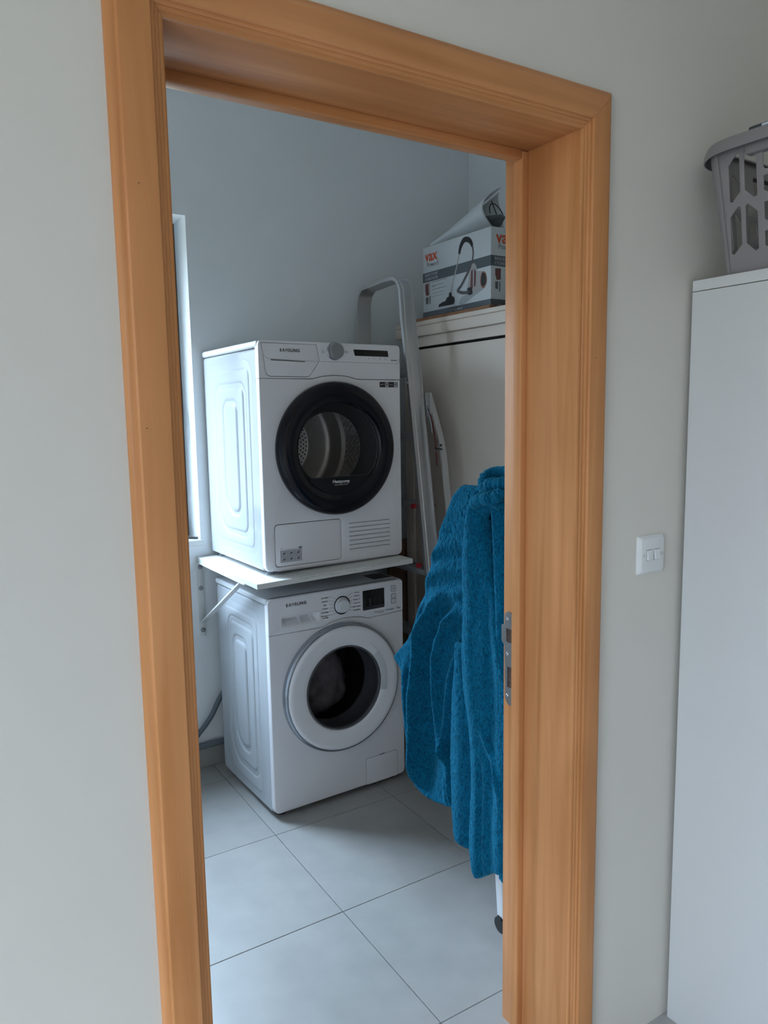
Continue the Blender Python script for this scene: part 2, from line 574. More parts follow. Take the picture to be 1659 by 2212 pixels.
# floor: grout bed with individual tiles
floor = S(box('floor', -2.75, 2.9, -3.4, YB + .22, -.06, -.004, GROUT), 'large grey floor tiles with thin dark joints')
TX, TY, TS = 1.0182, 0.7929, 0.5089
TYAW = math.radians(-0.454)
tme = None
GAP = 0.0011
for i in range(-8, 4):
    for j in range(-9, 3):
        x0 = TX + i * TS; y0 = TY + j * TS
        if x0 + TS < -2.7 or x0 > 2.85 or y0 + TS < -3.35 or y0 > YB + .15:
            continue
        if tme is None:
            bm = bmesh.new(); bxbm(bm, GAP, TS - GAP, GAP, TS - GAP, -.008, 0, .0008, 1)
            tme = bpy.data.meshes.new('tile'); bm.to_mesh(tme); bm.free(); tme.materials.append(TILE)
        o = bpy.data.objects.new('tile', tme); COL.objects.link(o); o.parent = floor
        c, s = math.cos(TYAW), math.sin(TYAW)
        dx, dy = i * TS, j * TS
        o.location = (TX + dx * c - dy * s, TY + dx * s + dy * c, random.uniform(-.0002, .0002))
        o.rotation_euler = (0, 0, TYAW)
S(box('baseboard_back', -.5, XR, YB - .010, YB, 0, .085, mat('skirting_tile', (0.33, 0.32, 0.30), 0.45, var=.06, vscale=9), bev=.002), 'grey tiled skirting along the laundry wall')


# ------------------------------------------------------------------ door frame
door = thing('door_1', 'beech wood door frame with moulded architraves around the open laundry doorway', None, kind='structure')
# profile: (distance outwards from inner edge, protrusion)
PROF = [(0.0, .0), (0.0, .0045), (.0025, .0062), (.0065, .0062), (.0075, .0078), (.0095, .0088), (.0125, .0088), (.0132, .0112), (.0150, .0125),
        (.0182, .0125), (.0188, .0155), (.0205, .0175), (.0230, .0180), (.0610, .0180), (.0640, .0174), (.0665, .0150), (.0672, .0128), (.0700, .0118), (.0735, .0108),
        (.0765, .0080), (.0790, .0045), (.0795, -.004)]
PROF = [(a, h * 1.0) for a, h in PROF]


def architrave(name, side):
    vs_, fs = [], []
    n_ = len(PROF)
    bottom = 0.0
    seg = 24
    if side == 'top':
        for k in range(seg + 1):
            f = k / seg
            for a, h in PROF:
                xa = JX0 - a; xb = JX1 + a
                vs_.append((xa + (xb - xa) * f, -h, JZ + a))
    else:
        for k in range(seg + 1):
            f = k / seg
            for a, h in PROF:
                x = (JX0 - a) if side == 'left' else (JX1 + a)
                z = bottom + (JZ + a - 0.0006 - bottom) * f
                vs_.append((x, -h, z))
    for k in range(seg):
        for q in range(n_ - 1):
            fs.append((k * n_ + q, k * n_ + q + 1, (k + 1) * n_ + q + 1, (k + 1) * n_ + q))
    fs.append(tuple(range(n_))); fs.append(tuple(seg * n_ + q for q in range(n_)))
    o = raw(name, vs_, fs, WOODH if side == 'top' else WOODV, door)
    auto_smooth(o, 28)
    return o


for sd, lb in (('left', 'left upright architrave of the door frame'), ('right', 'right upright architrave of the door frame'), ('top', 'mitred head architrave of the door frame')):
    architrave('architrave', sd)['label'] = lb
T = .032
YE = 0.215
box('jamb', JX0 - T, JX0, 0.0001, YE, 0, JZ, WOODV, door, .0003, label='left jamb lining')
jr = box('jamb', JX1, JX1 + T, 0.0001, YE, 0, JZ, WOODV, door, .0003, label='right jamb lining with the lock strike')
box('jamb', JX0 - T, JX1 + T, 0.0001, YE, JZ, JZ + T, WOODH, door, .0003, label='head lining')
box('door_stop', JX1 - .0184, JX1 + .001, .1435, .1700, 0, JZ - .001, WOODV, door, .003, 3)
box('door_stop', JX0 - .001, JX0 + .0184, .1435, .1700, 0, JZ - .001, WOODV, door, .003, 3)
box('door_stop', JX0 + .0184, JX1 - .0184, .1435, .1700, JZ - .0184, JZ + .001, WOODH, door, .003, 3)
for side in (-1, 1):      # laundry side casing
    xx = JX0 - .070 if side < 0 else JX1 + .003
    box('architrave', xx, xx + .067, .205, .213, 0, JZ + .003, WOODV, door, .002, label='plain casing on the laundry side')
box('architrave', JX0 - .070, JX1 + .070, .205, .213, JZ + .003, JZ + .07, WOODH, door, .002, label='plain casing on the laundry side')
# strike plate (outline in y, z)
sp = [(.181, .836), (.188, .828), (.196, .828), (.2035, .834), (.2085, .845), (.2105, .97), (.2200, .978), (.2215, .984), (.2215, 1.016), (.2195, 1.019), (.2105, 1.021), (.2105, 1.040)] + \
     [(.1965 + .014 * math.cos(math.radians(a)), 1.040 + .014 * math.sin(math.radians(a))) for a in (20, 45, 70, 90, 110, 135, 160)] + [(.181, 1.036)]
holes = [[(.184, .981), (.198, .979), (.2045, .982), (.2045, 1.013), (.184, 1.013)], [(.184, .871), (.2010, .871), (.2010, .921), (.184, .921)]]
pl = flat('strike_plate', sp, holes, JX1 - .0022, JX1 - .0002, LOCKST, door, bev=.0005, axis='x', label='satin steel lock strike plate with two latch holes')
for (a, b) in ((.9795, 1.0145), (.8695, .9225)):
    box('latch_recess', JX1 - .0006, JX1 - .0001, .183, .2050, a, b, HOLE, pl)
for z in (1.0355, .9515, .850):
    lo = lathe('screw', [(0, -.0012), (.0032, -.0012), (.0042, -.0002), (.0042, .0012)], 0, 0, SCREWM, pl, n=20)
    lo.rotation_euler = (0, 0, math.radians(-90)); lo.location = (JX1 - .0028, .2005, z)
# small dark knots and dings on the wood face
for (x, z) in ((.2960, 1.83), (.2885, 1.5), (1.1995, .95), (1.1905, 1.62)):
    lathe('knot_mark', [(0, -.0182), (.0008, -.0182), (.0011, -.0178)], x, z, HOLE, door, n=10)

# ------------------------------------------------------------------ window of the laundry
w0, w1, wz0, wz1 = WIN1
win = thing('window_1', 'tall window with dark anthracite frame left of the dryer', None, kind='structure')
fy0, fy1 = YB + .150, YB + .205
flat('window_frame', R_(w0, w1, wz0, wz1), [R_(w0 + .055, w1 - .055, wz0 + .055, wz1 - .055)], fy0, fy1, FRAMED, win, bev=.002)
flat('window_sash', R_(w0 + .035, w1 - .035, wz0 + .035, wz1 - .035), [R_(w0 + .09, w1 - .18, wz0 + .09, wz1 - .09)], fy0 - .012, fy0 + .03, FRAMED, win, bev=.003)  # hidden right stile made extra wide to hold sky light off the dryer side
box('pane', w0 + .085, w1 - .085, fy0 + .012, fy0 + .018, wz0 + .085, wz1 - .085, GLASSW, win)
hd = flat('window_handle', rrect(w1 - .055, w1 - .032, 1.50, 1.58, .006), [], fy0 - .022, fy0 - .012, PLASTIC, win, bev=.002, label='pale window handle plate')
tube('lever', spline([(w1 - .038, fy0 - .03, 1.562), (w1 - .036, fy0 - .055, 1.555), (w1 - .040, fy0 - .062, 1.50), (w1 - .050, fy0 - .06, 1.46)], 5), .006, PLASTIC, hd)
box('sill', w0 - .01, w1 + .012, YB - .012, fy0, wz0 - .022, wz0 + .002, SHELFW, win, .003, label='white window sill')
dk = thing('window_stay', 'dark metal window stay lying on the window sill', 'window stay', (w1 - .03, YB + .02, wz0 + .003))
tube('rod', [(0.02, -.015, .006), (-.03, .03, .007), (-.12, .05, .006)], .005, DARKP, dk)
tube('hook', spline([(-.045, .085, .004), (-.05, .082, .03), (-.035, .08, .045), (-.03, .075, .02)], 5), .003, DARKP, dk)
box('hinge_plate', -.055, -.01, .03, .075, 0, .006, DARKP, dk, .001)
# hall glazing behind the camera
w2 = thing('window_2', 'glazed opening of the hall', None, kind='structure')
flat('window_frame', R_(*WIN2[:2], *WIN2[2:]), [R_(WIN2[0] + .04, WIN2[1] - .04, WIN2[2] + .04, WIN2[3] - .04)], -2.72, -2.68, FRAMED, w2, bev=.002, axis='x')

# ------------------------------------------------------------------ light switch
sw = thing('light_switch', 'white two gang light switch on the wall right of the door', 'switch', (1.395, 0, 1.1925))
vs_, fs = [], []
rings = [(.0440, 0.0, .004), (.0435, -.003, .004), (.0385, -.0095, .0055), (.0365, -.0105, .006)]
for hw, d, r in rings:
    for a, z in rrect(-hw, hw, -hw, hw, r, 5):
        vs_.append((a, d, z))
n_ = len(vs_) // len(rings)
for k in range(len(rings) - 1):
    for q in range(n_):
        fs.append((k * n_ + q, k * n_ + (q + 1) % n_, (k + 1) * n_ + (q + 1) % n_, (k + 1) * n_ + q))
fs.append(tuple((len(rings) - 1) * n_ + q for q in range(n_))); fs.append(tuple(range(n_)))
auto_smooth(raw('cover_plate', vs_, fs, SWITCH, sw), 25)
for cx in (-.0125, .0125):
    vs_ = [(cx - .0085, -.0105, -.0115), (cx + .0085, -.0105, -.0115), (cx + .0085, -.0105, .0115), (cx - .0085, -.0105, .0115),
           (cx - .0078, -.0155, -.0108), (cx + .0078, -.0155, -.0108), (cx + .0078, -.0118, .0108), (cx - .0078, -.0118, .0108)]
    raw('rocker', vs_, [(0, 1, 2, 3), (4, 5, 6, 7), (0, 1, 5, 4), (1, 2, 6, 5), (2, 3, 7, 6), (3, 0, 4, 7)], SWITCH, sw)
    box('rocker_gap', cx - .0094, cx + .0094, -.0108, -.0104, -.0126, .0124, GREYINK, sw)
for cx in (-.030, .030):
    lathe('screw', [(0, -.0100), (.0026, -.0100), (.0030, -.0108), (.0034, -.0108), (.0034, -.0102)], cx, 0, GREYINK, sw, n=20)

# ------------------------------------------------------------------ tall white cabinet in the hall
CT = 1.7945
cab = thing('wardrobe_cabinet', 'tall white cupboard against the wall at the right edge, basket on top', 'cabinet', (1.5, -.012, 0))
box('carcass', .018, .62, -1.4, 0, 0.0, CT - .024, CABW, cab, .001)
box('top_panel', 0.0, .62, -1.402, 0.0, CT - .023, CT, CABW, cab, .001)
box('side_panel', 0.0, .0175, -.62, 0, .0, CT - .0245, CABW, cab, .001)
box('side_panel', 0.0, .0175, -1.40, -.622, .0, CT - .0245, CABW, cab, .001)

# ------------------------------------------------------------------ laundry basket on the cabinet
bk = thing('laundry_basket', 'warm grey plastic laundry basket with slotted sides on top of the tall white cupboard', 'basket', (1.511, -.082, CT))


def hexcell(a0, a1, z0, z1, k, flip):
    # vertical hexagonal slot with slanting ends
    if flip:
        return [(a0, z0 + k), (a0, z1 - k * .15), (a0 + (a1 - a0) * .25, z1), (a1, z1 - k), (a1, z0 + k * .15), (a0 + (a1 - a0) * .75, z0)]
    return [(a0, z0 + k * .15), (a0, z1 - k), (a0 + (a1 - a0) * .75, z1), (a1, z1 - k * .15), (a1, z0 + k), (a0 + (a1 - a0) * .25, z0)]


BH = .245
BL, BW = .56, .38


def basket_side(L, handle):
    """returns holes for a panel of length L"""
    hs = []
    a = .018
    hs.append(hexcell(a, a + .024, .143, .234, .018, False)); hs.append(hexcell(a, a + .024, .040, .133, .018, False))
    hs.append(hexcell(a + .034, a + .060, .143, .236, .018, True)); hs.append(hexcell(a + .034, a + .060, .040, .133, .018, True))
    hs.append(hexcell(L - a - .024, L - a, .148, .220, .018, True)); hs.append(hexcell(L - a - .024, L - a, .045, .138, .018, True))
    hs.append(hexcell(L - a - .060, L - a - .034, .148, .222, .018, False)); hs.append(hexcell(L - a - .060, L - a - .034, .045, .138, .018, False))
    x = a + .074
    n_ = int((L - 2 * x) / .036)
    st = (L - 2 * x) / n_
    for i in range(n_):
        for (z0, z1) in ((.035, .075), (.085, .130), (.140, .180)):
            hs.append(hexcell(x + i * st, x + i * st + st * .68, z0, z1, .012, i % 2 == 0))
    if handle:
        hs.append(rrect(L / 2 - .188 if L > .5 else L / 2 - .06, L / 2 + .188 if L > .5 else L / 2 + .06, .190, .228, .008))
    return hs


def place_panel(o, base, adir, ndir, flare):
    """o was built with axis 'v' : x along, y depth, z up ; flare outward with height, corners pulled in lower down"""
    for v in o.data.vertices:
        a, d, z = v.co
        f = flare * (z / BH)
        v.co = Vector(base) + Vector(adir) * a + Vector(ndir) * (f - d) + Vector((0, 0, z))


for (L, base, ad, nd) in ((BL, (0, 0, 0), (0, -1, 0), (-1, 0, 0)), (BL, (BW, -BL, 0), (0, 1, 0), (1, 0, 0)),
                          (BW, (BW, 0, 0), (-1, 0, 0), (0, 1, 0)), (BW, (0, -BL, 0), (1, 0, 0), (0, -1, 0))):
    fl = .034
    out = [(.012, 0), (L - .012, 0), (L + .007, BH + .010), (-.007, BH + .010)]
    hs = basket_side(L, True)
    o = flat('side_wall', out, hs, 0, .003, BASKET, bk, bev=.0007, res=1)
    place_panel(o, base, ad, nd, fl)
# rounded vertical corners
for (cx, cy, sx, sy) in ((0, 0, -1, 1), (0, -BL, -1, -1), (BW, 0, 1, 1), (BW, -BL, 1, -1)):
    vs_, fs = [], []
    for k in range(2):
        z = k * (BH + .010)
        e_ = .034 * k * (BH + .010) / BH
        r = .015 + .015 * k
        ccx = cx + sx * (e_) - sx * r; ccy = cy + sy * e_ - sy * r
        for i in range(9):
            t = math.radians(90 * i / 8)
            for rr in (r + .0015, r - .002):
                vs_.append((ccx + sx * rr * math.cos(t), ccy + sy * rr * math.sin(t), z))
    for i in range(8):
        a = i * 2
        fs += [(a, a + 2, a + 20, a + 18), (a + 1, a + 3, a + 21, a + 19)]
    raw('corner', vs_, fs, BASKET, bk, smooth=True)
raw('base', [(.0, -.0, 0), (BW, -0, 0), (BW, -BL, 0), (0, -BL, 0), (0, 0, .004), (BW, 0, .004), (BW, -BL, .004), (0, -BL, .004)],
    [(0, 1, 2, 3), (4, 5, 6, 7), (0, 1, 5, 4), (1, 2, 6, 5), (2, 3, 7, 6), (3, 0, 4, 7)], BASKET, bk)
# rim: turned over lip swept round
rimprof = [(-.016, .246), (-.014, .250), (.006, .256), (.020, .252), (.026, .240), (.027, .226), (.0245, .226), (.0235, .238), (.018, .248), (.006, .2525), (-.012, .246)]
path = []
e_ = .012
for (cx, cy, a) in ((BW + e_ - .05, e_ - .05, 0), (-e_ + .05, e_ - .05, 90), (-e_ + .05, -BL - e_ + .05, 180), (BW + e_ - .05, -BL - e_ + .05, 270)):
    rr = .05
    for i in range(9):
        t = math.radians(a + 90 * i / 8)
        path.append((cx + rr * math.cos(t), cy + rr * math.sin(t), math.cos(t), math.sin(t)))
vs_, fs = [], []
for (x, y, nx, ny) in path:
    for o_, z in rimprof:
        vs_.append((x + nx * (o_ + .026), y + ny * (o_ + .026), z + .010))
n_ = len(rimprof)
for i in range(len(path)):
    j = (i + 1) % len(path)
    for q in range(n_):
        fs.append((i * n_ + q, i * n_ + (q + 1) % n_, j * n_ + (q + 1) % n_, j * n_ + q))
auto_smooth(raw('rim', vs_, fs, BASKET, bk), 40)
box('handle_grip', -.050, -.020, -.43, -.070, .246, .272, BASKETD, bk, .005, 3, label='dark slate handle insert')
box('handle_lip', -.047, -.022, -.44, -.062, .222, .247, BASKET, bk, .004, 3)
box('price_tag', -.0506, -.0500, -.140, -.100, .251, .269, mat('pale_blue_tag', (.55, .62, .70), .5), bk, label='small pale sticker on the handle')

# ------------------------------------------------------------------ laundry machines
def side_panel(parent, D, rects, z0, z1, mt, x_at, sgn):
    """embossed pressed-steel side: grooves follow nested rounded rectangles; local y runs to the back"""
    step = .0042
    y0, y1 = .030, D - .008
    ny = int((y1 - y0) / step); nz = int((z1 - z0) / step)

    def sd(y, z, r):
        (a0, a1, b0, b1, rad) = r
        cx, cz = (a0 + a1) / 2, (b0 + b1) / 2
        # bigger radius at the lower rear corner
        rr = rad * (2.1 if (y > cx and z < cz) else 1.0)
        qx = abs(y - cx) - (a1 - a0) / 2 + rr; qz = abs(z - cz) - (b1 - b0) / 2 + rr
        return math.hypot(max(qx, 0), max(qz, 0)) + min(max(qx, qz), 0) - rr
    vs_, fs = [], []
    for j in range(nz + 1):
        z = z0 + (z1 - z0) * j / nz
        for i in range(ny + 1):
            y = y0 + (y1 - y0) * i / ny
            h = 0
            for r in rects:
                d = sd(y, z, r)
                h -= (.0055 if D > .54 else .0085) * math.exp(-(d / .0100) ** 2)
                h += .0018 * smooth01((.004 - d) / .012)
            edge = min(y - y0, y1 - y, z - z0, z1 - z)
            h *= smooth01(edge / .012)
            vs_.append((x_at + sgn * h, y, z))
    for j in range(nz):
        for i in range(ny):
            a = j * (ny + 1) + i
            fs.append((a, a + 1, a + ny + 2, a + ny + 1))
    return raw('side_panel', vs_, fs, mt, parent, smooth=True)


def seam_line(pts, n=8):
    out = []
    for p in spline([(a, b, 0) for a, b in pts], n):
        out.append((p.x, p.y))
    return out


def machine(name, label, loc, rotz, D, dryer):
    t = thing(name, label, 'dryer' if dryer else 'washing machine', loc, rotz)
    W = .598
    zb = .022
    # cabinet shell (sides, bottom, back)
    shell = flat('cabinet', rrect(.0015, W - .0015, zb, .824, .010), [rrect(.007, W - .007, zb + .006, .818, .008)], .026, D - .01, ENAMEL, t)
    flat('back_panel', rrect(.004, W - .004, zb, .822, .008), [], D - .014, D - .008, ENAMEL, t)
    if dryer:
        rects = [(.085, .500, .085, .772, .045), (.142, .428, .140, .700, .045), (.212, .350, .215, .640, .040)]
    else:
        rects = [(.095, .440, .045, .765, .045), (.137, .380, .122, .710, .042), (.206, .335, .195, .640, .038)]
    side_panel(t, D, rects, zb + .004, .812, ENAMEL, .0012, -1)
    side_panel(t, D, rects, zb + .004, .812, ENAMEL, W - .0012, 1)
    # lid
    bm = bmesh.new()
    bxbm(bm, -.002, W + .002, .010, D + .004, .826, .850, .008, 4)
    auto_smooth(fin('lid', bm, PLASTIC, t), 50)
    cz, cx = (.460, .300) if dryer else (.465, .300)
    # seam between control panel and lower front
    if dryer:
        seam = [(.598, .718), (.430, .718), (.398, .719), (.365, .727), (.328, .731), (.290, .731), (.250, .727), (.215, .719), (.190, .718), (0, .718)]
    else:
        seam = [(.598, .719), (.455, .714), (.430, .714), (.395, .7255), (.345, .731), (.300, .730), (.258, .723), (.230, .7135), (.200, .7125), (0, .7165)]
    sm = [(.598, seam[0][1])] + seam_line(seam[1:-1]) + [(0, seam[-1][1])]
    lower = [(.020, zb)] + [(W - .020, zb), (W - .008, zb + .004), (W - .002, zb + .012), (W, zb + .025)] + [(a, b - .0009) for a, b in sm] + [(0, zb + .025), (.002, zb + .012), (.008, zb + .004)]
    hole_r = .205 if dryer else .200
    holes = [circ(cx, cz, hole_r, 72)]
    hatch = rrect(.040, .316, .036, .192, .012) if dryer else rrect(.407, .560, .020, .133, .008)
    g = .0010
    holes.append(rrect(.040 - g, .316 + g, .036 - g, .192 + g, .013) if dryer else rrect(.407 - g, .560 + g, .0245, .133 + g, .009)) if dryer else None
    fp = flat('front_panel', lower, holes, 0, .030, FRONTW, t, bev=.004, res=3)
    upper = [(W - .012, .850), (.012, .850), (.004, .846), (0, .838), (0, seam[-1][1])] + [(a, b + .0009) for a, b in sm[::-1]][1:] + [(W, seam[0][1] + .001), (W, .838), (W - .004, .846)]
    uh = [] if dryer else [rrect(.0515, .2125, .7372, .7758, .006)]
    if dryer:
        drawer = [(.010, .842), (.018, .800), (.024, .745), (.030, .730), (.042, .724), (.190, .7235), (.200, .727), (.240, .778), (.2425, .784), (.231, .842)]
        uh.append(drawer)
    cp = flat('control_panel', upper, uh, 0, .030, FRONTW, t, bev=.003 if not dryer else .0016, res=3)
    return t, W, cx, cz, zb, fp, cp


# ---- dryer
DZ = .9286
t, W, cx, cz, zb, fp, cp = machine('tumble_dryer', 'white tumble dryer with round black door, standing on the white shelf above the washing machine',
                                   (1.0678, 1.4052, DZ), math.radians(.648), .563, True)
dry = t
inner = [(.012, .8405), (.0195, .800), (.0255, .7455), (.0315, .732), (.043, .7258), (.189, .7253), (.199, .7285), (.2383, .7788), (.2405, .784), (.2293, .8405)]
# drawer: upper fascia and lower scooped part with finger slot
drw = thing('water_drawer', None, None)
bpy.data.objects.remove(drw)
dr = flat('water_drawer', inner, [], .0004, .028, FRONTW, dry, bev=.0012)
join_flat('finger_slot', [[(.046, .7845), (.182, .7800), (.182, .7775), (.048, .7815)]], -.0006, .002, DARKP, dr)
join_flat('fascia_edge', [band([(.019, .800), (.030, .790), (.046, .7870), (.182, .7820), (.240, .7800)], .0008)], .0000, .0006, GREYINK, dr)
join_flat('panel_edge_line', [band([(.2425, .7810), (.560, .7800), (.585, .7806), (.592, .786), (.5935, .800)], .0010)], -.0004, .0006, GREYINK, cp)
brand(dr, .0152, .122, .8175, -.0006, INK, .0004)
lathe('selector_knob', [(0, -.023), (.0265, -.023), (.0285, -.0215), (.0305, -.004), (.0320, -.001), (.0320, .002)], .306, .8200, GREYPL, cp, ang=22)
lathe('knob_ring', [(.0305, -.004), (.0325, -.003), (.0330, .001)], .306, .8200, CHROME, cp)
text('button_icon', '\u25CB', .014, (.258, -.0006, .816), GREYINK, cp)
text('button_icon', '\u25B7II', .010, (.357, -.0006, .818), GREYINK, cp)
flat('display_window', [(.393, .8055), (.545, .8050), (.541, .8285), (.387, .8290)], [], -.0008, .003, DISPLAY, cp, bev=.0004)
for a, s_ in ((.418, '\u2022'), (.455, '\u2197'), (.480, '\u2299'), (.505, '\u25A1'), (.530, '\u2299')):
    text('button_icon', s_, .0085, (a, -.0006, .7965), GREYINK, cp)
text('button_icon', '\u22EE', .014, (.5520, -.0006, .815), GREYINK, cp)
text('small_lettering', 'HybridHeat', .0062, (.570, -.0006, .7925), INK, cp, bold=.0001)
# seam shadow line behind the gap
# door ring
dring = lathe('door_ring', [(.2480, .002), (.2495, -.010), (.2480, -.022), (.2410, -.034), (.2280, -.041), (.2080, -.043), (.1900, -.040), (.1780, -.034), (.1725, -.030), (.1700, -.027), (.1700, -.018), (.2200, -.010), (.2400, .002)],
              cx, cz, BLACKG, dry, n=128, ang=60)
# glass disc with black lower segment
gz = -.104
seg_ang = math.degrees(math.asin(-gz / .171))
disc_low = circ(cx, cz, .171, 40, 180 + seg_ang, 360 - seg_ang)
flat('door_disc', disc_low, [], -.030, -.024, DISC, dry)
up_c = circ(cx, cz, .171, 60, -seg_ang, 180 + seg_ang)
# rounded lower corners of the clear part
flat('door_glass', up_c, [], -.0285, -.0245, GLASSD, dry)
# thin rim line of the glass
vs_line = circ(cx, cz, .1665, 60, -seg_ang + 6, 62)
fl_l = band([(cx - .095, cz + gz + .0005)] + [(cx + .110, cz + gz + .002)] + [(cx + .125, cz + gz + .006), (cx + .138, cz + gz + .016)] + vs_line[3:], .0011)
join_flat('glass_edge', [fl_l], -.0309, -.0286, mat('grey_edge_line', (.12, .12, .13), .25), dry)
text('door_lettering', 'Heatpump', .0175, (cx + .004, -.0304, .338), WHITEINK, dry, bold=.00015)
text('door_lettering', 'T E C H N O L O G Y', .0062, (cx + .004, -.0304, .3255), WHITEINK, dry)
# throat and drum
lathe('door_throat', [(.171, -.023), (.155, .012), (.140, .036), (.137, .046), (.142, .052), (.205, .058), (.215, .030), (.206, .004)], cx, cz, DARKP, dry, n=72)
DR = .272
drum = lathe('drum', [(.142, .060), (DR - .006, .060), (DR, .070), (DR, .395), (DR - .007, .401), (DR, .407), (DR, .413), (DR - .007, .419), (DR, .425), (DR, .445), (DR - .006, .470), (DR - .022, .492), (DR - .044, .503), (.150, .507), (.146, .503), (.140, .507), (0, .507)],
             cx, cz, STEEL, dry, n=96)
# perforated disc
bm = bmesh.new()
for ring, k in ((.135, 46), (.122, 42), (.109, 38), (.096, 34), (.083, 28)):
    for i in range(k):
        a = 2 * math.pi * (i + (ring * 1000 % 2) * .5) / k
        c = Vector((cx + ring * math.cos(a), .5045, cz + ring * math.sin(a)))
        vv = [bm.verts.new(c + Vector((.0038 * math.cos(q), 0, .0038 * math.sin(q)))) for q in [math.pi * 2 * w_ / 8 for w_ in range(8)]]
        bm.faces.new(vv)
ph = fin('perforation', bm, DARKP, drum); ph['kind'] = 'stuff'
# pyramid studs on the drum wall in front
bm = bmesh.new()
for r_i in range(15):
    v = .140 + r_i * .0170
    for k in range(72):
        a = 2 * math.pi * (k + (r_i % 2) * .5) / 72
        da = math.pi / 72 * .92
        h = .0085
        P = lambda vv, aa, rr: Vector((cx + rr * math.cos(aa), vv, cz + rr * math.sin(aa)))
        q = [bm.verts.new(P(v - .0078, a, DR - .001)), bm.verts.new(P(v, a + da, DR - .001)), bm.verts.new(P(v + .0078, a, DR - .001)), bm.verts.new(P(v, a - da, DR - .001))]
        c = bm.verts.new(P(v, a, DR - h))
        for i in range(4):
            bm.faces.new((q[i], q[(i + 1) % 4], c))
bmesh.ops.recalc_face_normals(bm, faces=bm.faces)
st_ = fin('drum_stud', bm, mat('lightened_steel_studs', (.95, .93, .9), .3, metal=.35), drum); st_['kind'] = 'stuff'  # steel lightened in colour to stand in for weak light inside the drum
for k, a in enumerate((62, 182, 302)):
    a = math.radians(a)
    d = Vector((math.cos(a), 0, math.sin(a))); s_ = Vector((-math.sin(a), 0, math.cos(a)))
    o = Vector((cx, 0, cz))
    vs_ = []
    for v in (.075, .455):
        for (w_, r) in ((-.045, DR), (-.018, DR - .055), (.018, DR - .055), (.045, DR)):
            p_ = o + d * r + s_ * w_; vs_.append((p_.x, v, p_.z))
    raw('drum_paddle', vs_, [(0, 1, 5, 4), (1, 2, 6, 5), (2, 3, 7, 6), (0, 1, 2, 3), (4, 5, 6, 7)], mat('dark_paddle', (.05, .05, .055), .4) if k == 0 else bpy.data.materials['dark_paddle'], drum)
# heat exchanger flap, sticker and louvres
ht = flat('filter_flap', rrect(.041, .315, .037, .191, .012), [], .0006, .028, FRONTW, dry, bev=.0012)
flat('pictogram_label', [(.058, .051), (.146, .0505), (.146, .095), (.058, .096)], [], .0000, .0008, STICKER, ht)
grid = []
for i in range(3):
    for j in range(2):
        x0 = .0600 + i * .0290; z0 = .0525 + j * .0215
        grid += [band(rrect(x0, x0 + .0265, z0, z0 + .0195, .003, 2) + [rrect(x0, x0 + .0265, z0, z0 + .0195, .003, 2)[0]], .0006)]
        a, b = x0 + .006, z0 + .005
        grid += [[(a, b), (a + .012, b + .001), (a + .014, b + .007), (a + .005, b + .009)], line_shape((a + .003, b + .002), (a + .015, b + .011), .0012)]
grid += [rrect(.134, .146, .0965, .1045, .001, 2), line_shape((.075, .0985), (.115, .0985), .0008), line_shape((.115, .0985), (.134, .1005), .0006), band([(.060, .098), (.060, .104), (.068, .104), (.068, .098)], .0008)]
join_flat('pictogram_print', grid, -.0003, .0001, GREYINK, ht)
for i in range(7):
    z = .170 - i * .0168
    vs_ = [(.350, .0003, z), (.538, .0003, z), (.538, -.0030, z - .0010), (.350, -.0030, z - .0010), (.350, .0003, z - .0135), (.538, .0003, z - .0135)]
    raw('louvre', vs_, [(0, 1, 2, 3), (3, 2, 5, 4), (0, 3, 4), (1, 2, 5)], FRONTW, dry)
    box('louvre_slot', .3505, .5375, -.0016, .0006, z + .0001, z + .0012, GREYINK, dry)
tube('moulding_line', [(.566, .0002, .042), (.568, .0002, .12), (.5695, .0002, .178)], .0006, FRONTW, dry, n=6)
# rating sticker
stk = flat('rating_sticker', [(.502, .689), (.586, .689), (.586, .7095), (.502, .7095)], [], -.0006, .0004, mat('sticker_black', (.01, .01, .014), .4), dry)
for a in (.5275, .5685):
    join_flat('sticker_field', [R_(a, a + .015, .6905, .7080)], -.0010, -.0005, STICKER, stk)
    join_flat('sticker_print', [R_(a + .0035, a + .0115, .696, .705)], -.0013, -.0009, GREYINK, stk)
text('sticker_lettering', 'A+ 7', .0085, (.5148, -.0011, .6995), WHITEINK, stk)
text('sticker_lettering', 'GLOBAL', .0050, (.5545, -.0011, .6985), STICKER, stk)
# feet
for k, (a, v) in enumerate(((.035, .045), (.563, .045), (.035, .52), (.563, .52))):
    h0 = .002 if a < .3 else .016
    bm = bmesh.new()
    for (r, z0, z1) in ((.017, h0, h0 + .010), (.011, h0 + .009, zb + .006)):
        bmesh.ops.create_cone(bm, cap_ends=True, segments=24, radius1=r, radius2=r * .9, depth=max(.004, z1 - z0), matrix=Matrix.Translation((a, v, (z0 + z1) / 2)))
    fo = fin('foot', bm, mat('translucent_foot', (.30, .33, .35), .3) if k == 0 else bpy.data.materials['translucent_foot'], dry)
    auto_smooth(fo, 50)
box('plinth_rib', .055, .50, .020, .030, zb - .008, zb + .002, PLASTIC, dry, .001)

# ---- washing machine
t, W, cx, cz, zb, fp, cp = machine('washing_machine', 'white front loading washing machine with chrome rimmed round door, on the floor under the shelf',
                                   (1.0619, 1.3901, 0), math.radians(1.45), .505, False)
wsh = t
brand(cp, .0162, .115, .8205, -.0006, INK, .0005)
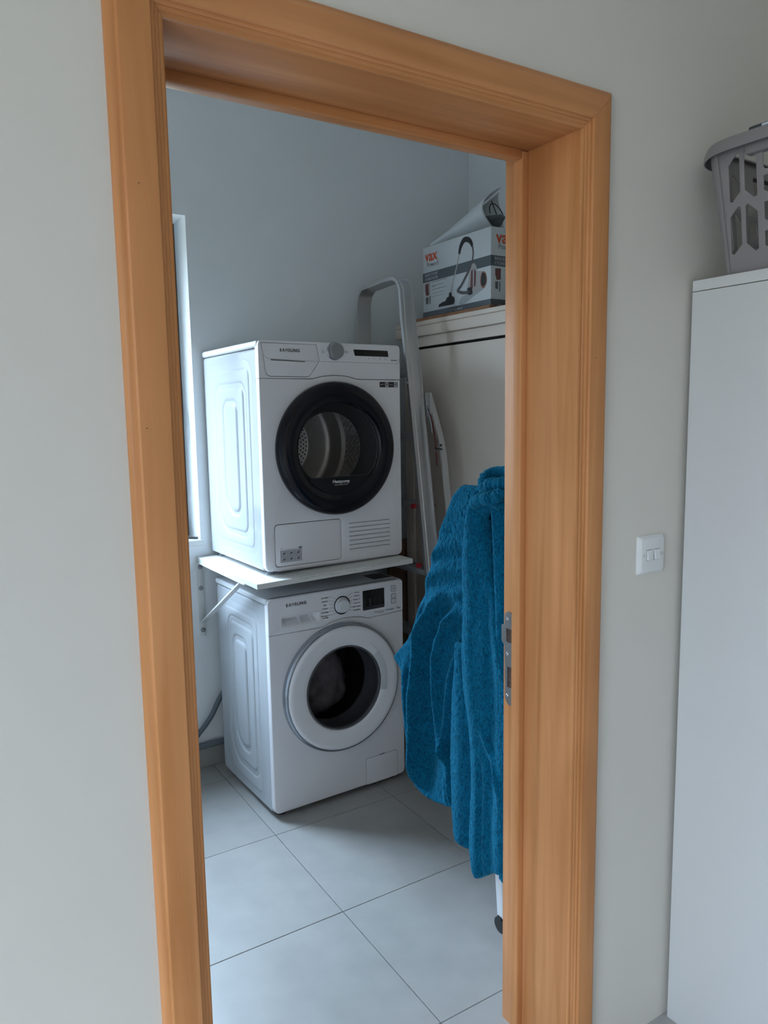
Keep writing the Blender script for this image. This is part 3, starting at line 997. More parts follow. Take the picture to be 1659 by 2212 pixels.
# drawer handle recess: sunk scoop built as a separate tray face
flat('drawer_handle', rrect(.046, .218, .732, .781, .008), [rrect(.052, .212, .7375, .7755, .006)], -.0012, .0006, FRONTW, cp, bev=.0006)
vs_, fs = [], []
nx_, nz_ = 44, 18
for j in range(nz_ + 1):
    for i in range(nx_ + 1):
        fx, fz = i / nx_, j / nz_
        a = .0515 + .161 * fx; z = .7372 + .0386 * fz
        d = .030 * smooth01(fz * 1.5) * smooth01(min(fx, 1 - fx) / .16)
        d *= 1 - .55 * math.exp(-((a - .136) / .004) ** 2) - .35 * math.exp(-((a - .186) / .004) ** 2)
        vs_.append((a, -.0004 + d, z))
for j in range(nz_):
    for i in range(nx_):
        q = j * (nx_ + 1) + i; fs.append((q, q + 1, q + nx_ + 2, q + nx_ + 1))
raw('handle_scoop', vs_, fs, FRONTW, cp, smooth=True)
# programme dial
lathe('dial_surround', [(.0345, .001), (.0360, -.0018), (.0330, -.0030), (.0320, -.001)], .3115, .7855, BLACKG, cp)
lathe('programme_dial', [(0, -.026), (.0220, -.026), (.0250, -.0235), (.0265, -.008), (.0305, -.004), (.0310, .001)], .3090, .7860, PLASTIC, cp, ang=18)
lb = ['Eco Wash', 'Outdoor', 'Lana', 'E. Bimbo', 'Centrifuga', 'Risciacquo +']
rb = ['Cotone', 'Sintetici', "Rapido 15'", 'Super eco', 'Sport intens.', 'Quotidiano']
lines = []
for i in range(6):
    z = .8245 - i * .0140
    text('dial_lettering', lb[i], .0072, (.2360, -.0006, z), INK, cp, bold=.00008)
    text('dial_lettering', rb[i], .0072, (.3790, -.0006, z + .002), INK, cp, bold=.00008)
    e1 = (.3115 + .038 * math.cos(math.radians(130 + i * 20)), .7855 + .036 * math.sin(math.radians(130 + i * 20)))
    lines.append(band([(.2540, z), (.2640, z), e1], .0007))
    e2 = (.3115 + .038 * math.cos(math.radians(50 - i * 18)), .7855 + .036 * math.sin(math.radians(50 - i * 18)))
    lines.append(band([e2, (.3560, z + .002), (.3600, z + .002)], .0007))
text('dial_lettering', 'centrifuga', .0068, (.2360, -.0006, .7470), INK, cp, bold=.00008)
for l_ in lines:
    join_flat('dial_mark', [l_], -.0005, .0002, GREYINK, cp)
dp = flat('display_window', rrect(.406, .508, .7475, .8270, .004), [], -.0010, .003, DISPLAY, cp, bev=.0004)
join_flat('display_band', [R_(.4075, .5065, .7490, .7610)], -.0013, -.0009, mat('display_grey', (.035, .035, .045), .3), dp)
for i, s_ in enumerate(('Freddo 20 30', '40 60 95', 'Extra rapido', 'Delay')):
    for j in range(4):
        text('display_lettering', ['90', '1400', '+ +', 'o'][i] if j != 1 else ['60', '1200', '+', 'o'][i], .0045, (.4150 + i * .0240, -.0012, .7900 - j * .0080), GREYINK, dp)
for i in range(3):
    text('button_icon', '\u2013\u2022', .009, (.437 + i * .024, -.0006, .7415), GREYINK, cp)
for (z0, z1, s_) in ((.8050, .8290, '\u25CB'), (.7560, .7960, '\u25B7II')):
    flat('button', rrect(.5415, .5635, z0, z1, .005), [], -.0012, .001, PLASTIC, cp, bev=.0005)
    flat('button_outline', rrect(.5405, .5645, z0 - .001, z1 + .001, .006), [rrect(.5420, .5630, z0 + .0005, z1 - .0005, .005)], -.0014, -.0002, GREYINK, cp)
    text('button_icon', s_, .0100, (.5525, -.0015, (z0 + z1) / 2), INK, cp)
text('small_lettering', 'ecolavaggio', .0092, (.5340, -.0006, .7345), TEALINK, cp, bold=.0001)
text('small_lettering', '7.0kg', .0098, (.5745, -.0006, .7345), INK, cp, bold=.0001)
text('small_lettering', 'Digital Inverter Motor', .0052, (.4820, -.0006, .7340), INK, cp)
text('small_lettering', '10 anni garanzia', .0048, (.4880, -.0006, .7285), INK, cp)
# door
lathe('door_rim', [(.2350, .002), (.2540, .002), (.2570, -.008), (.2560, -.020), (.2520, -.028), (.2470, -.030), (.2440, -.028), (.2430, -.022), (.2350, -.02)], cx, cz, CHROME, wsh, n=128, ang=70)
lathe('door_face', [(.2445, -.020), (.2440, -.031), (.2410, -.0365), (.2340, -.0390), (.2250, -.0390), (.2100, -.0375), (.1900, -.0350), (.1760, -.0330), (.1700, -.0310), (.1655, -.0260), (.1640, -.0180), (.2000, -.0150)],
      cx, cz, FRONTW, wsh, n=128, ang=50)
lathe('door_gasket', [(.1660, -.0260), (.1650, -.0300), (.1615, -.0300), (.1590, -.0240), (.1590, -.012), (.1660, -.012)], cx, cz, GASKET, wsh, n=96, closed=True)
# finger notch at the right of the door
pts = circ(cx, cz, .1935, 20, -14, 40) + circ(cx, cz, .1660, 20, -14, 40)[::-1]
flat('door_grip', pts, [], -.0355, -.0330, PLASTIC, wsh, bev=.0008)
join_flat('grip_edge', [band(circ(cx, cz, .1945, 24, -14, 55), .0022)], -.0372, -.034, PLASTIC, wsh)
lathe('bowl_glass', [(.1600, -.022), (.1540, -.010), (.1440, .030), (.1250, .070), (.1150, .086), (.0950, .096), (.0500, .102), (0, .104)], cx, cz, GLASSB, wsh, n=96)
lathe('door_seal', [(.1640, -.014), (.1680, .010), (.1700, .050), (.1560, .070), (.1600, .085), (.2000, .085), (.2020, .002)], cx, cz, GASKET, wsh, n=72)
DR2 = .245
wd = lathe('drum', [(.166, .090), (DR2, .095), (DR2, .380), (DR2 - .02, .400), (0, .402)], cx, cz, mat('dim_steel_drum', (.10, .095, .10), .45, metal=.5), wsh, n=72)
hp = flat('filter_hatch', rrect(.407, .560, .0220, .1325, .008), [], -.0010, .001, FRONTW, wsh, bev=.0005)
flat('hatch_gap', rrect(.4060, .5610, .0215, .1335, .009), [rrect(.4072, .5598, .0222, .1323, .008)], -.0006, .0006, GREYINK, hp)
join_flat('hatch_slot', [line_shape((.4720, .1335), (.4960, .1345), .0022)], -.0013, .0004, DARKP, hp)
for k, (a, v) in enumerate(((.045, .05), (.553, .05), (.045, .45), (.553, .45))):
    bm = bmesh.new()
    bmesh.ops.create_cone(bm, cap_ends=True, segments=20, radius1=.022, radius2=.018, depth=.024, matrix=Matrix.Translation((a, v, .012)))
    auto_smooth(fin('foot', bm, DARKP, wsh), 50)
# powder tray flap on the lid (top right) and label
tp = flat('lid_label', R_(.500, .585, .060, .150), [], .8502, .8508, mat('lid_label_print', (.05, .055, .065), .4), wsh, axis='z')
# laundry seen through the bowl
vs_, fs = [], []
n1, n2 = 48, 28
for j in range(n2 + 1):
    ph_ = math.pi * j / n2
    for i in range(n1):
        th = 2 * math.pi * i / n1
        p = Vector((.165 * math.sin(ph_) * math.cos(th), .105 * math.cos(ph_), .150 * math.sin(ph_) * math.sin(th)))
        nz_ = noise.noise(p * 9) * .030 + noise.noise(p * 22) * .012 + abs(noise.noise(p * 14 + Vector((3, 1, 7)))) * .02
        p = p * (1 + nz_ / .15)
        vs_.append(p)
for j in range(n2):
    for i in range(n1):
        fs.append((j * n1 + i, j * n1 + (i + 1) % n1, (j + 1) * n1 + (i + 1) % n1, (j + 1) * n1 + i))
c_, s_ = math.cos(math.radians(1.45)), math.sin(math.radians(1.45))
lx, ly = .300, .262
o = raw('laundry_load', vs_, fs, LAUNDRY, smooth=True, loc=(1.0619 + lx * c_ - ly * s_, 1.3901 + lx * s_ + ly * c_, .425))
tag(o, 'crumpled grey laundry seen through the washing machine door glass', 'laundry')

# ------------------------------------------------------------------ shelf over the washing machine with brackets
sh = thing('wall_shelf', 'white board shelf on wall brackets carrying the dryer', 'shelf', (.9975, 1.3255, .9306))
tilt = math.radians(-1.35)
bm = bmesh.new(); bxbm(bm, 0, .660, 0, .650, -.019, 0, .0008, 1)
o = fin('board', bm, SHELFW, sh); o.rotation_euler = (0, tilt, 0)
sc = []
random.seed(9)
for (x0, x1, z) in ((.165, .30, -.0045), (.36, .41, -.006), (.47, .60, -.002), (.18, .20, -.009), (.29, .33, -.0078)):
    x = x0
    while x < x1:
        l = random.uniform(.006, .022)
        sc.append(line_shape((x, z + random.uniform(-.0012, .0012)), (min(x + l, x1), z + random.uniform(-.0012, .0012)), .0007)); x += l + random.uniform(0, .005)
join_flat('edge_scratch', sc, -.0003, .0004, DARKP, o)


def bracket(x):
    b = thing('shelf_bracket', None, None)
    b.parent = sh
    b.name = 'bracket'
    return b


for bx in (.012, .585):
    z_t = -.0195 + bx * .0236
    br = box('bracket', bx - .0135, bx + .0135, .6460, .6520, -.345, z_t - .006, SHELFW, sh, .0015)
    box('horizontal_arm', bx - .0135, bx + .0135, .120, .6520, z_t - .0065, z_t - .001, SHELFW, br, .0010)
    # strut
    p0 = Vector((bx, .640, -.283)); p1 = Vector((bx, .175, z_t - .006))
    d = (p1 - p0); 
    n_ = Vector((0, -d.z, d.y)).normalized() * .003
    hw = Vector((.0115, 0, 0))
    vv = [p0 - hw + n_, p0 + hw + n_, p1 + hw + n_, p1 - hw + n_, p0 - hw - n_, p0 + hw - n_, p1 + hw - n_, p1 - hw - n_]
    raw('strut', vv, [(0, 1, 2, 3), (4, 5, 6, 7), (0, 1, 5, 4), (1, 2, 6, 5), (2, 3, 7, 6), (3, 0, 4, 7)], SHELFW, br)
    for z in (-.045, -.136, -.318):
        lathe('bolt', [(0, -.0075), (.0045, -.0075), (.0055, -.006), (.0055, -.003), (.0100, -.0025), (.0105, -.0005), (.0105, .001)], bx, z, GREYPL, br, n=24, loc=(0, .6460, 0))

# ------------------------------------------------------------------ hoses
o = tube('drain_hose', spline([(1.25, 1.925, .44), (1.12, 1.93, .385), (1.061, 1.935, .315), (1.017, 1.94, .236), (.963, 1.945, .172), (.90, 1.930, .138), (.70, 1.925, .136), (.45, 1.925, .140), (.30, 1.93, .20), (.27, 1.95, .30), (.27, 1.976, .33)], 8), .011, PIPE, n=14)
tag(o, 'dark grey washing machine hose curving down the wall', 'hose')
o = tube('pipe', spline([(-.495, YB - .020, .103), (.40, YB - .020, .103), (.80, YB - .020, .103), (.98, YB - .020, .104), (1.20, YB - .020, .109), (1.5, YB - .020, .11)], 6), .0135, PIPEL, n=14)
tag(o, 'grey horizontal pipe lying along the top of the tiled skirting', 'pipe')

# ------------------------------------------------------------------ cream cabinet against the right wall of the laundry
CX = 1.955
cc = thing('storage_cabinet', 'tall cream grey cabinet with dark edged door panel behind the robe', 'cabinet', (CX, 1.18, 0))
# local: x into cabinet, y along front
CY0, CY1 = -.62, .628
box('carcass', .0215, .495, CY0, CY1, .03, 1.845, CABC, cc, .002)
box('top_panel', -.018, .505, CY0 - .02, CY1 + .047, 1.850, 1.892, CABC, cc, .002)
box('top_panel', -.020, .505, CY0 - .02, CY1 + .049, 1.893, 1.912, CABC, cc, .002, label='thin upper board of the cabinet top')
flat('face_frame', R_(CY0, CY1, .03, 1.848), [R_(CY0 + .05, CY1 - .062, .10, 1.806)], .000, .021, CABC, cc, axis='x', bev=.001)
box('panel_gap', .0200, .0212, CY0 + .048, CY1 - .060, .098, 1.808, BLACK, cc)
dpn = box('door', .0040, .0195, CY0 + .066, CY1 - .0745, .112, 1.7945, CABC, cc, .001)
box('door_handle', -.012, .004, CY0 + .09, CY0 + .10, .95, 1.10, CABC, dpn, .002)
box('plinth', .03, .49, CY0 + .01, CY1 - .01, 0, .03, DARKP, cc)

# brown board and vacuum carton on top
CTZ = 1.912
bd = box('board', 0, .40, 0, .548, 0, .0135, CORK, None, .001, loc=(CX - .012, 1.1995, CTZ))
tag(bd, 'brown wooden board lying flat on the cream cabinet under the carton', 'board')
bd2 = box('board_end', 0, .25, 0, .045, 0, .0125, mat('maroon_board_end', (.05, .012, .012), .5), None, .001, loc=(CX + .008, 1.150, CTZ))  # dark end face of the brown board, added as its own slab
tag(bd2, 'dark maroon near end of the brown board, added as a separate slab', 'board end')
BXX, BY0, BY1, BZ0, BHt = CX + .018, 1.228, 1.682, CTZ + .0135, .300
bx_ = thing('carton_box', 'white and slate carton printed with a cylinder vacuum cleaner on top of the cream cabinet', 'box', (BXX, BY0, BZ0))
BLn = BY1 - BY0
BDp = .33
box('carton', 0, BDp, 0, BLn, 0, BHt, BOXW, bx_, .0015)
# left (long) face prints: outline in (y, z) where y grows to the back; photo left = back
def LF(u, z):   # u from photo left (0) to right (BLn)
    return (BLn - u, z)


def lf(name, shapes, mt, lay=1, label=None):
    o = join_flat(name, [[LF(*p) for p in s_] for s_ in shapes], -.0003 * lay - .0002, .0004, mt, bx_, axis='x')
    if label: o['label'] = label
    return o


def px(X, Y):
    """print layout digitised on the carton face: X 0..1 left to right, Y 0..1 bottom to top"""
    X = lerp_tab([(0, 0), (.15, .125), (.235, .250), (.362, .434), (.452, .566), (.655, .750), (.88, .900), (1, 1)], X)
    Y = lerp_tab([(0, 0), (.07, .12), (.20, .27), (.325, .34), (.645, .60), (.815, .80), (.94, .93), (1, 1)], Y)
    return (X * BLn, Y * BHt)


def pv(*pts):
    return [px(*p) for p in pts]


for b0, b1 in ((.511, .643), (0, .093)):
    join_flat('printed_band', [R_(0, BLn, b0 * BHt, b1 * BHt)], -.0005, .0004, BOXG, bx_, axis='x')['label'] = 'slate printed band'
# side (near) face: x runs right
def nf(name, shapes, mt, lay=1):
    return join_flat(name, shapes, -.0003 * lay - .0002, .0004, mt, bx_)


for b0, b1 in ((.511, .643), (0, .093)):
    nf('printed_band', [R_(0, BDp, b0 * BHt, b1 * BHt)], BOXG)
RL = (math.radians(90), 0, math.radians(-90))


def ltext(s_, size, X, Y, mt, bold=0.0, name='printed_lettering', align='LEFT', sx=1.0):
    u, z = X * BLn, Y * BHt
    return text(name, s_, size, (-.0009, BLn - u, z), mt, bx_, rot=RL, bold=bold, align=align, sx=sx, ext=.0001)


ltext('vax', .062, .042, .862, ORANGE, .0012)
ltext('Power5', .027, .068, .742, GREYINK, 0)
ltext('BAGLESS CYCLONIC', .0165, .035, .605, STICKER, .0002, sx=.62)
ltext('CYLINDER VACUUM', .0165, .035, .548, STICKER, .0002, sx=.62)
ltext('UP TO 5m REACH', .011, .42, .046, STICKER, .0001)
# little product icons and text lines
lf('printed_icon', [pv((.045, .50), (.135, .52), (.125, .45), (.135, .30), (.060, .29), (.045, .38))], PRINTR, 1)
lf('printed_icon', [pv((.105, .51), (.140, .515), (.138, .30), (.118, .30))], PRINTL, 2)
lf('printed_icon', [pv((.060, .25), (.10, .26), (.11, .20), (.10, .12 + .02), (.060, .14), (.05, .2)), pv((.125, .27), (.145, .27), (.143, .135), (.128, .135))], PRINTG, 1)
lf('printed_lines', [pv((.165, y), (.165 + w_, y + .004), (.165 + w_, y + .011), (.165, y + .007)) for y, w_ in ((.51, .16), (.445, .12), (.43, .03), (.38, .15), (.31, .13), (.235, .13))], PRINTG, 1)
# the vacuum cleaner picture
wand = spline([(.455, .815, 0), (.435, .70, 0), (.40, .50, 0), (.375, .33, 0), (.362, .20, 0)], 4)
lf('printed_wand', [band([px(p.x, p.y) for p in wand], .0068)], PRINTL, 3)
grip = spline([(.452, .790, 0), (.475, .875, 0), (.525, .940, 0), (.585, .935, 0), (.630, .895, 0), (.655, .840, 0)], 5)
gw = [.010 + .009 * math.sin(math.pi * i / (len(grip) - 1)) + .002 for i in range(len(grip))]
lf('printed_handle', [band([px(p.x, p.y) for p in grip], gw)], PRINTK, 4)
hose = spline([(.650, .85, 0), (.672, .79, 0), (.672, .72, 0), (.640, .63, 0), (.58, .50, 0), (.50, .36, 0), (.445, .27, 0), (.440, .22, 0), (.475, .19, 0), (.54, .175, 0), (.60, .175, 0)], 6)
hose1 = [p for p in hose if p.y > .60]; hose2 = [p for p in hose if p.y <= .62]
def segs(pts, w):
    q = [px(p.x, p.y) for p in pts]
    out = []
    for a, b in zip(q, q[1:]):
        out.append(line_shape(a, b, w)); out.append(circ(b[0], b[1], w / 2, 10))
    return out


bm = bmesh.new()
for i, pts in enumerate(segs(hose1, .0085) + segs(hose2, .0125)):
    dd = -.0009 - i * .000012
    vv = [bm.verts.new((dd, *LF(*p))) for p in pts]
    bm.faces.new(vv)
fin('printed_hose', bm, PRINTG, bx_)['kind'] = 'stuff'
lf('printed_floor_head', [pv((.235, .075), (.24, .105), (.28, .125), (.31, .13), (.325, .165), (.345, .175), (.35, .235), (.372, .235), (.375, .175), (.40, .150), (.405, .11), (.395, .072))], PRINTK, 4)
lf('printed_shadow', [pv((.44, .06), (.52, .05), (.70, .12), (.87, .165), (.84, .20), (.60, .16), (.48, .13))], PRINTS, 1)
lf('printed_body', [pv((.575, .22), (.60, .43), (.610, .60), (.650, .645), (.71, .635), (.745, .575), (.750, .50), (.80, .50), (.90, .46), (.93, .36), (.92, .24), (.86, .185), (.70, .165), (.60, .17))], PRINTL, 3)
lf('printed_cyclone', [pv((.625, .22), (.640, .53), (.665, .55), (.672, .22)), pv((.690, .24), (.700, .55), (.735, .50), (.728, .30), (.715, .24))], PRINTR, 4)
lf('printed_core', [pv((.672, .22), (.672, .55), (.695, .55), (.692, .22))], PRINTS, 5)
wheel = [px(.880 + .058 * math.cos(a), .325 + .150 * math.sin(a)) for a in [2 * math.pi * i / 28 for i in range(28)]]
wheel2 = [px(.883 + .046 * math.cos(a), .325 + .128 * math.sin(a)) for a in [2 * math.pi * i / 28 for i in range(28)]]
lf('printed_wheel', [wheel], PRINTC, 5); lf('printed_wheel', [wheel2], PRINTK, 6)
lf('printed_nozzle', [pv((.575, .155), (.580, .235), (.620, .255), (.655, .22), (.660, .145), (.62, .135))], PRINTK, 5)
# near face lettering
text('printed_lettering', 'vax', .066, (.026, -.0009, .872 * BHt), ORANGE, bx_, bold=.0012, align='LEFT', ext=.0001)
text('printed_lettering', 'Power5', .028, (.036, -.0009, .755 * BHt), GREYINK, bx_, align='LEFT', ext=.0001)
text('printed_lettering', 'BAGLESS CYCLONIC', .0165, (.018, -.0009, .605 * BHt), STICKER, bx_, bold=.0002, align='LEFT', ext=.0001)
text('printed_lettering', 'CYLINDER VACUUM', .0165, (.018, -.0009, .548 * BHt), STICKER, bx_, bold=.0002, align='LEFT', ext=.0001)
nf('printed_icon', [[(.022, .144), (.050, .146), (.050, .104), (.030, .100), (.022, .120)]], PRINTR); nf('printed_icon', [[(.022, .094), (.036, .096), (.036, .066), (.022, .068)], R_(.042, .047, .058, .096)], PRINTG)

# ------------------------------------------------------------------ white curled sheet with grey bundle behind/on the carton
ZT_ = BZ0 + BHt
cn = thing('pop_up_hamper', 'white curled plastic sheet around grey mesh with black wire on top of the carton', 'hamper', (2.08, 1.50, ZT_))
vs_, fs = [], []
# flared cone: axis from far-left tip to near-right mouth
tip = Vector((-.075, .165, .012)); mouth = Vector((.035, -.118, .098))
ax = (mouth - tip).normalized()
sx_ = ax.cross(Vector((0, 0, 1))).normalized(); uz = sx_.cross(ax).normalized()
nu, nv = 60, 24
for j in range(nv + 1):
    f = j / nv
    c = tip + (mouth - tip) * f
    r = .010 + .078 * f ** 1.25
    for i in range(nu + 1):
        a = math.radians(-250 + 320 * i / nu)
        rr = r * (1 + .10 * math.sin(3 * a + 1))
        p = c + sx_ * math.cos(a) * rr + uz * math.sin(a) * rr * .95
        p += ax * (.07 * f * max(0, math.cos(a - math.radians(70))) ** 3)
        vs_.append((p.x, p.y, max(p.z, .004 + .002 * f)))
for j in range(nv):
    for i in range(nu):
        a = j * (nu + 1) + i
        fs.append((a, a + 1, a + nu + 2, a + nu + 1))
o = raw('sheet', vs_, fs, SHEETW, cn, smooth=True)
md = o.modifiers.new('s', 'SOLIDIFY'); md.thickness = .0025
vs_, fs = [], []
for j in range(13):
    f = j / 12
    c = tip + (mouth - tip) * (.78 + .34 * f) - uz * .030
    r = .046 * math.sin(math.pi * (.12 + .76 * f))
    for i in range(20):
        a = 2 * math.pi * i / 20
        rr = r * (1 + .25 * noise.noise(Vector((math.cos(a) * 2, math.sin(a) * 2, f * 4))))
        p = c + sx_ * math.cos(a) * rr * 1.25 + uz * math.sin(a) * rr * .42
        vs_.append((p.x, p.y, max(p.z, .012)))
for j in range(12):
    for i in range(20):
        fs.append((j * 20 + i, j * 20 + (i + 1) % 20, (j + 1) * 20 + (i + 1) % 20, (j + 1) * 20 + i))
fs.append(tuple(range(20))); fs.append(tuple(240 + i for i in range(20)))
raw('mesh_bundle', vs_, fs, GREYFAB, cn, smooth=True)
for (ca, off, r) in ((0, .035, .062),):
    pts = []
    for i in range(25):
        a = math.radians(0 + 180 * i / 24)
        p = mouth - uz * .02 + ax * (off - .02) + sx_ * math.cos(a) * r * 1.0 + uz * math.sin(a) * r * .85
        pts.append(p)
    tube('wire', pts, .0018, BLACK, cn, n=8)
tube('wire', [mouth - uz * .03 + sx_ * .01 + ax * .02, mouth + uz * .028 + sx_ * .055 + ax * .03], .0018, BLACK, cn, n=8)

# ------------------------------------------------------------------ aluminium ladder between dryer and cabinet
ld = thing('step_ladder', 'folded aluminium ladder with rounded top standing between dryer and cream cabinet', 'ladder', (1.80, 1.60, 0))


def channel_sweep(name, pts, wx, th, parent, mt=ALU, flange=.014):
    """C channel: web wx wide along x, flanges on the inside of the bend; pts are (y, z)"""
    P = [Vector((0, p[0], p[1])) for p in pts]
    # profile in (x, n): n along the in-plane normal
    prof = [(-wx / 2, 0), (wx / 2, 0), (wx / 2, flange), (wx / 2 - th, flange), (wx / 2 - th, th), (wx * .18, th), (wx * .14, th * 2.2), (-wx * .14, th * 2.2), (-wx * .18, th), (-wx / 2 + th, th), (-wx / 2 + th, flange), (-wx / 2, flange)]
    vs_, fs = [], []
    k = len(prof)
    for i, p in enumerate(P):
        d = (P[min(i + 1, len(P) - 1)] - P[max(i - 1, 0)]).normalized()
        n_ = Vector((0, -d.z, d.y))   # left-hand normal in the yz plane
        for (a, b) in prof:
            q = p + n_ * b; vs_.append((q.x + a, q.y, q.z))
    for i in range(len(P) - 1):
        for q in range(k):
            fs.append((i * k + q, i * k + (q + 1) % k, (i + 1) * k + (q + 1) % k, (i + 1) * k + q))
    fs.append(tuple(range(k))); fs.append(tuple((len(P) - 1) * k + q for q in range(k)))
    o = raw(name, vs_, fs, mt, parent)
    auto_smooth(o, 30)
    return o


# local y relative 1.60, far leg at +, near leg at -
loop = [(.352, .02), (.330, .7), (.312, 1.4), (.300, 1.93)] + [(.245 + .055 * math.cos(math.radians(a)), 1.985 + .075 * math.sin(math.radians(a))) for a in (5, 20, 40, 60, 80)] + \
       [(.15, 2.064), (.08, 2.068)] + [(.045 + .06 * math.cos(math.radians(a)) - .02, 2.002 + .065 * math.sin(math.radians(a))) for a in (85, 100, 120, 140, 160, 175)] + \
       [(-.045, 1.90), (-.085, 1.65), (-.150, 1.22), (-.21, .80), (-.33, .02)]
channel_sweep('side_rail', loop[::-1], .070, .0022, ld)
# outer web faces so that the channel has a closed back on both legs
rungs = [.30, .58, .86, 1.135, 1.42, 1.68]
for z in rungs:
    yn = lerp_tab([(.02, -.33), (.80, -.21), (1.22, -.150), (1.65, -.085), (1.90, -.045)], z)
    yf = lerp_tab([(.02, .352), (.7, .33), (1.4, .312), (1.93, .30)], z)
    bm = bmesh.new(); bxbm(bm, -.031, .031, yn + .004, yf - .004, z - .012, z + .012, .003, 2)
    for i in range(5):
        bxbm(bm, -.026 + i * .012, -.022 + i * .012, yn + .005, yf - .005, z + .0115, z + .0145)
    auto_smooth(fin('tread', bm, ALU, ld), 40)
for z in (1.135, .890):
    yn = lerp_tab([(.02, -.33), (.80, -.21), (1.22, -.150), (1.65, -.085), (1.90, -.045)], z)
    for xx in (-.043, .043):
        bm = bmesh.new()
        bmesh.ops.create_cone(bm, cap_ends=True, segments=7, radius1=.0125, radius2=.0095, depth=.014, matrix=Matrix.Translation((xx, yn + .022 if xx < 0 else yn + .01, z)) @ Matrix.Rotation(math.radians(90), 4, 'Y'))
        fin('red_cap', bm, RED, ld)
# rear support frame: curved top arm with hinge plate
arm = [(-.112, 1.60), (-.140, 1.54), (-.180, 1.45), (-.215, 1.34), (-.245, 1.15), (-.300, .80), (-.40, .02)]
o = channel_sweep('rear_rail', [(p[0], p[1]) for p in [(q.x, q.y) for q in spline([(a, b, 0) for a, b in arm], 5)]], .026, .002, ld, flange=.010)
for v in o.data.vertices:
    v.co.x += .060
bm = bmesh.new(); bxbm(bm, .038, .046, -.150, -.095, 1.50, 1.60, .003, 2)
auto_smooth(fin('hinge_plate', bm, ALU, ld), 40)
for (y_, z_) in ((-.092, 1.64), (-.128, 1.55), (-.225, 1.385)):
    lo = lathe('rivet', [(0, -.004), (.0035, -.004), (.0050, -.001), (.0050, .002)], 0, 0, DARKP if z_ < 1.5 else SCREWM, ld, n=16)
    lo.rotation_euler = (0, 0, math.radians(-90)); lo.location = (-.036 if z_ > 1.6 else .036, y_, z_)
tube('spring_rod', spline([(.040, -.135, 1.535), (.040, -.165, 1.47), (.040, -.185, 1.38), (.040, -.192, 1.30)], 6), .0028, mat('dark_red_rod', (.12, .01, .015), .3), ld)
tube('spring_rod', spline([(.034, -.125, 1.545), (.034, -.155, 1.49), (.034, -.170, 1.43)], 6), .004, CHROME, ld)
tube('cross_link', [(.030, -.19, 1.372), (.050, -.215, 1.368)], .004, DARKP, ld)

# perforated uprights and cardboard behind the machines
for k, (x_, lb_) in enumerate(((2.062, 'grey perforated metal shelving upright in the gap between cabinet and wall'),)):
    zt = 1.875 if k == 0 else 1.06
    u_ = thing('metal_upright', lb_, 'upright', (x_, 1.925 - .03 * k, 0))
    bm = bmesh.new()
    for (a, b) in ((-.020, -.016), (.012, .016), (-.003, .000)):
        bxbm(bm, a, b, -.012, .012, 0, zt, .0005, 1)
    bxbm(bm, -.020, .016, .010, .013, 0, zt)
    fin('post', bm, ALU, u_)
    hs_ = []
    z = .1
    while z < zt - .05:
        hs_.append(circ(-.009, z, .0045, 12)); z += .12
    join_flat('hole', hs_, .0085, .0099, BLACK, u_)['kind'] = 'stuff'
cbx = thing('cardboard_sheet', 'brown folded cardboard standing upright behind the ladder beside the cream cabinet', 'cardboard', (1.872, 1.832, 0))
box('panel', 0, .34, 0, .012, 0, .925, CARD, cbx, .002)
box('panel', .004, .33, .018, .030, 0, .86, CARD, cbx, .002)
raw('flap', [(.0, -.002, .925), (.065, -.002, .925), (.055, -.075, .790), (.005, -.095, .800), (0, .002, .929), (.065, .002, .929), (.055, -.071, .786), (.005, -.091, .796)],
    [(0, 1, 2, 3), (4, 5, 6, 7), (0, 1, 5, 4), (1, 2, 6, 5), (2, 3, 7, 6), (3, 0, 4, 7)], CARD, cbx)

# ------------------------------------------------------------------ teal robe over the drying rack
A = Vector((1.28, .90, 0)); B = Vector((1.33, .42, 0))
dv = (B - A).normalized()
nn = Vector((dv.y, -dv.x, 0))          # towards the camera side (-x)
if nn.x > 0: nn = -nn
robe = thing('bathrobe', 'teal blue fluffy fleece bathrobe hanging in front of the cream cabinet by the door frame', 'robe', tuple(A))


def fwd(tab, o, za=True):
    """outline measured on the robe's hanging plane, carried to a layer lying o in front of it"""
    t = o / 1.48
    if za:
        return [(z + (1.514 - z) * t, a + (1.853 - a) * t) for z, a in tab]
    return [(a + (1.853 - a) * t, z + (1.514 - z) * t) for a, z in tab]


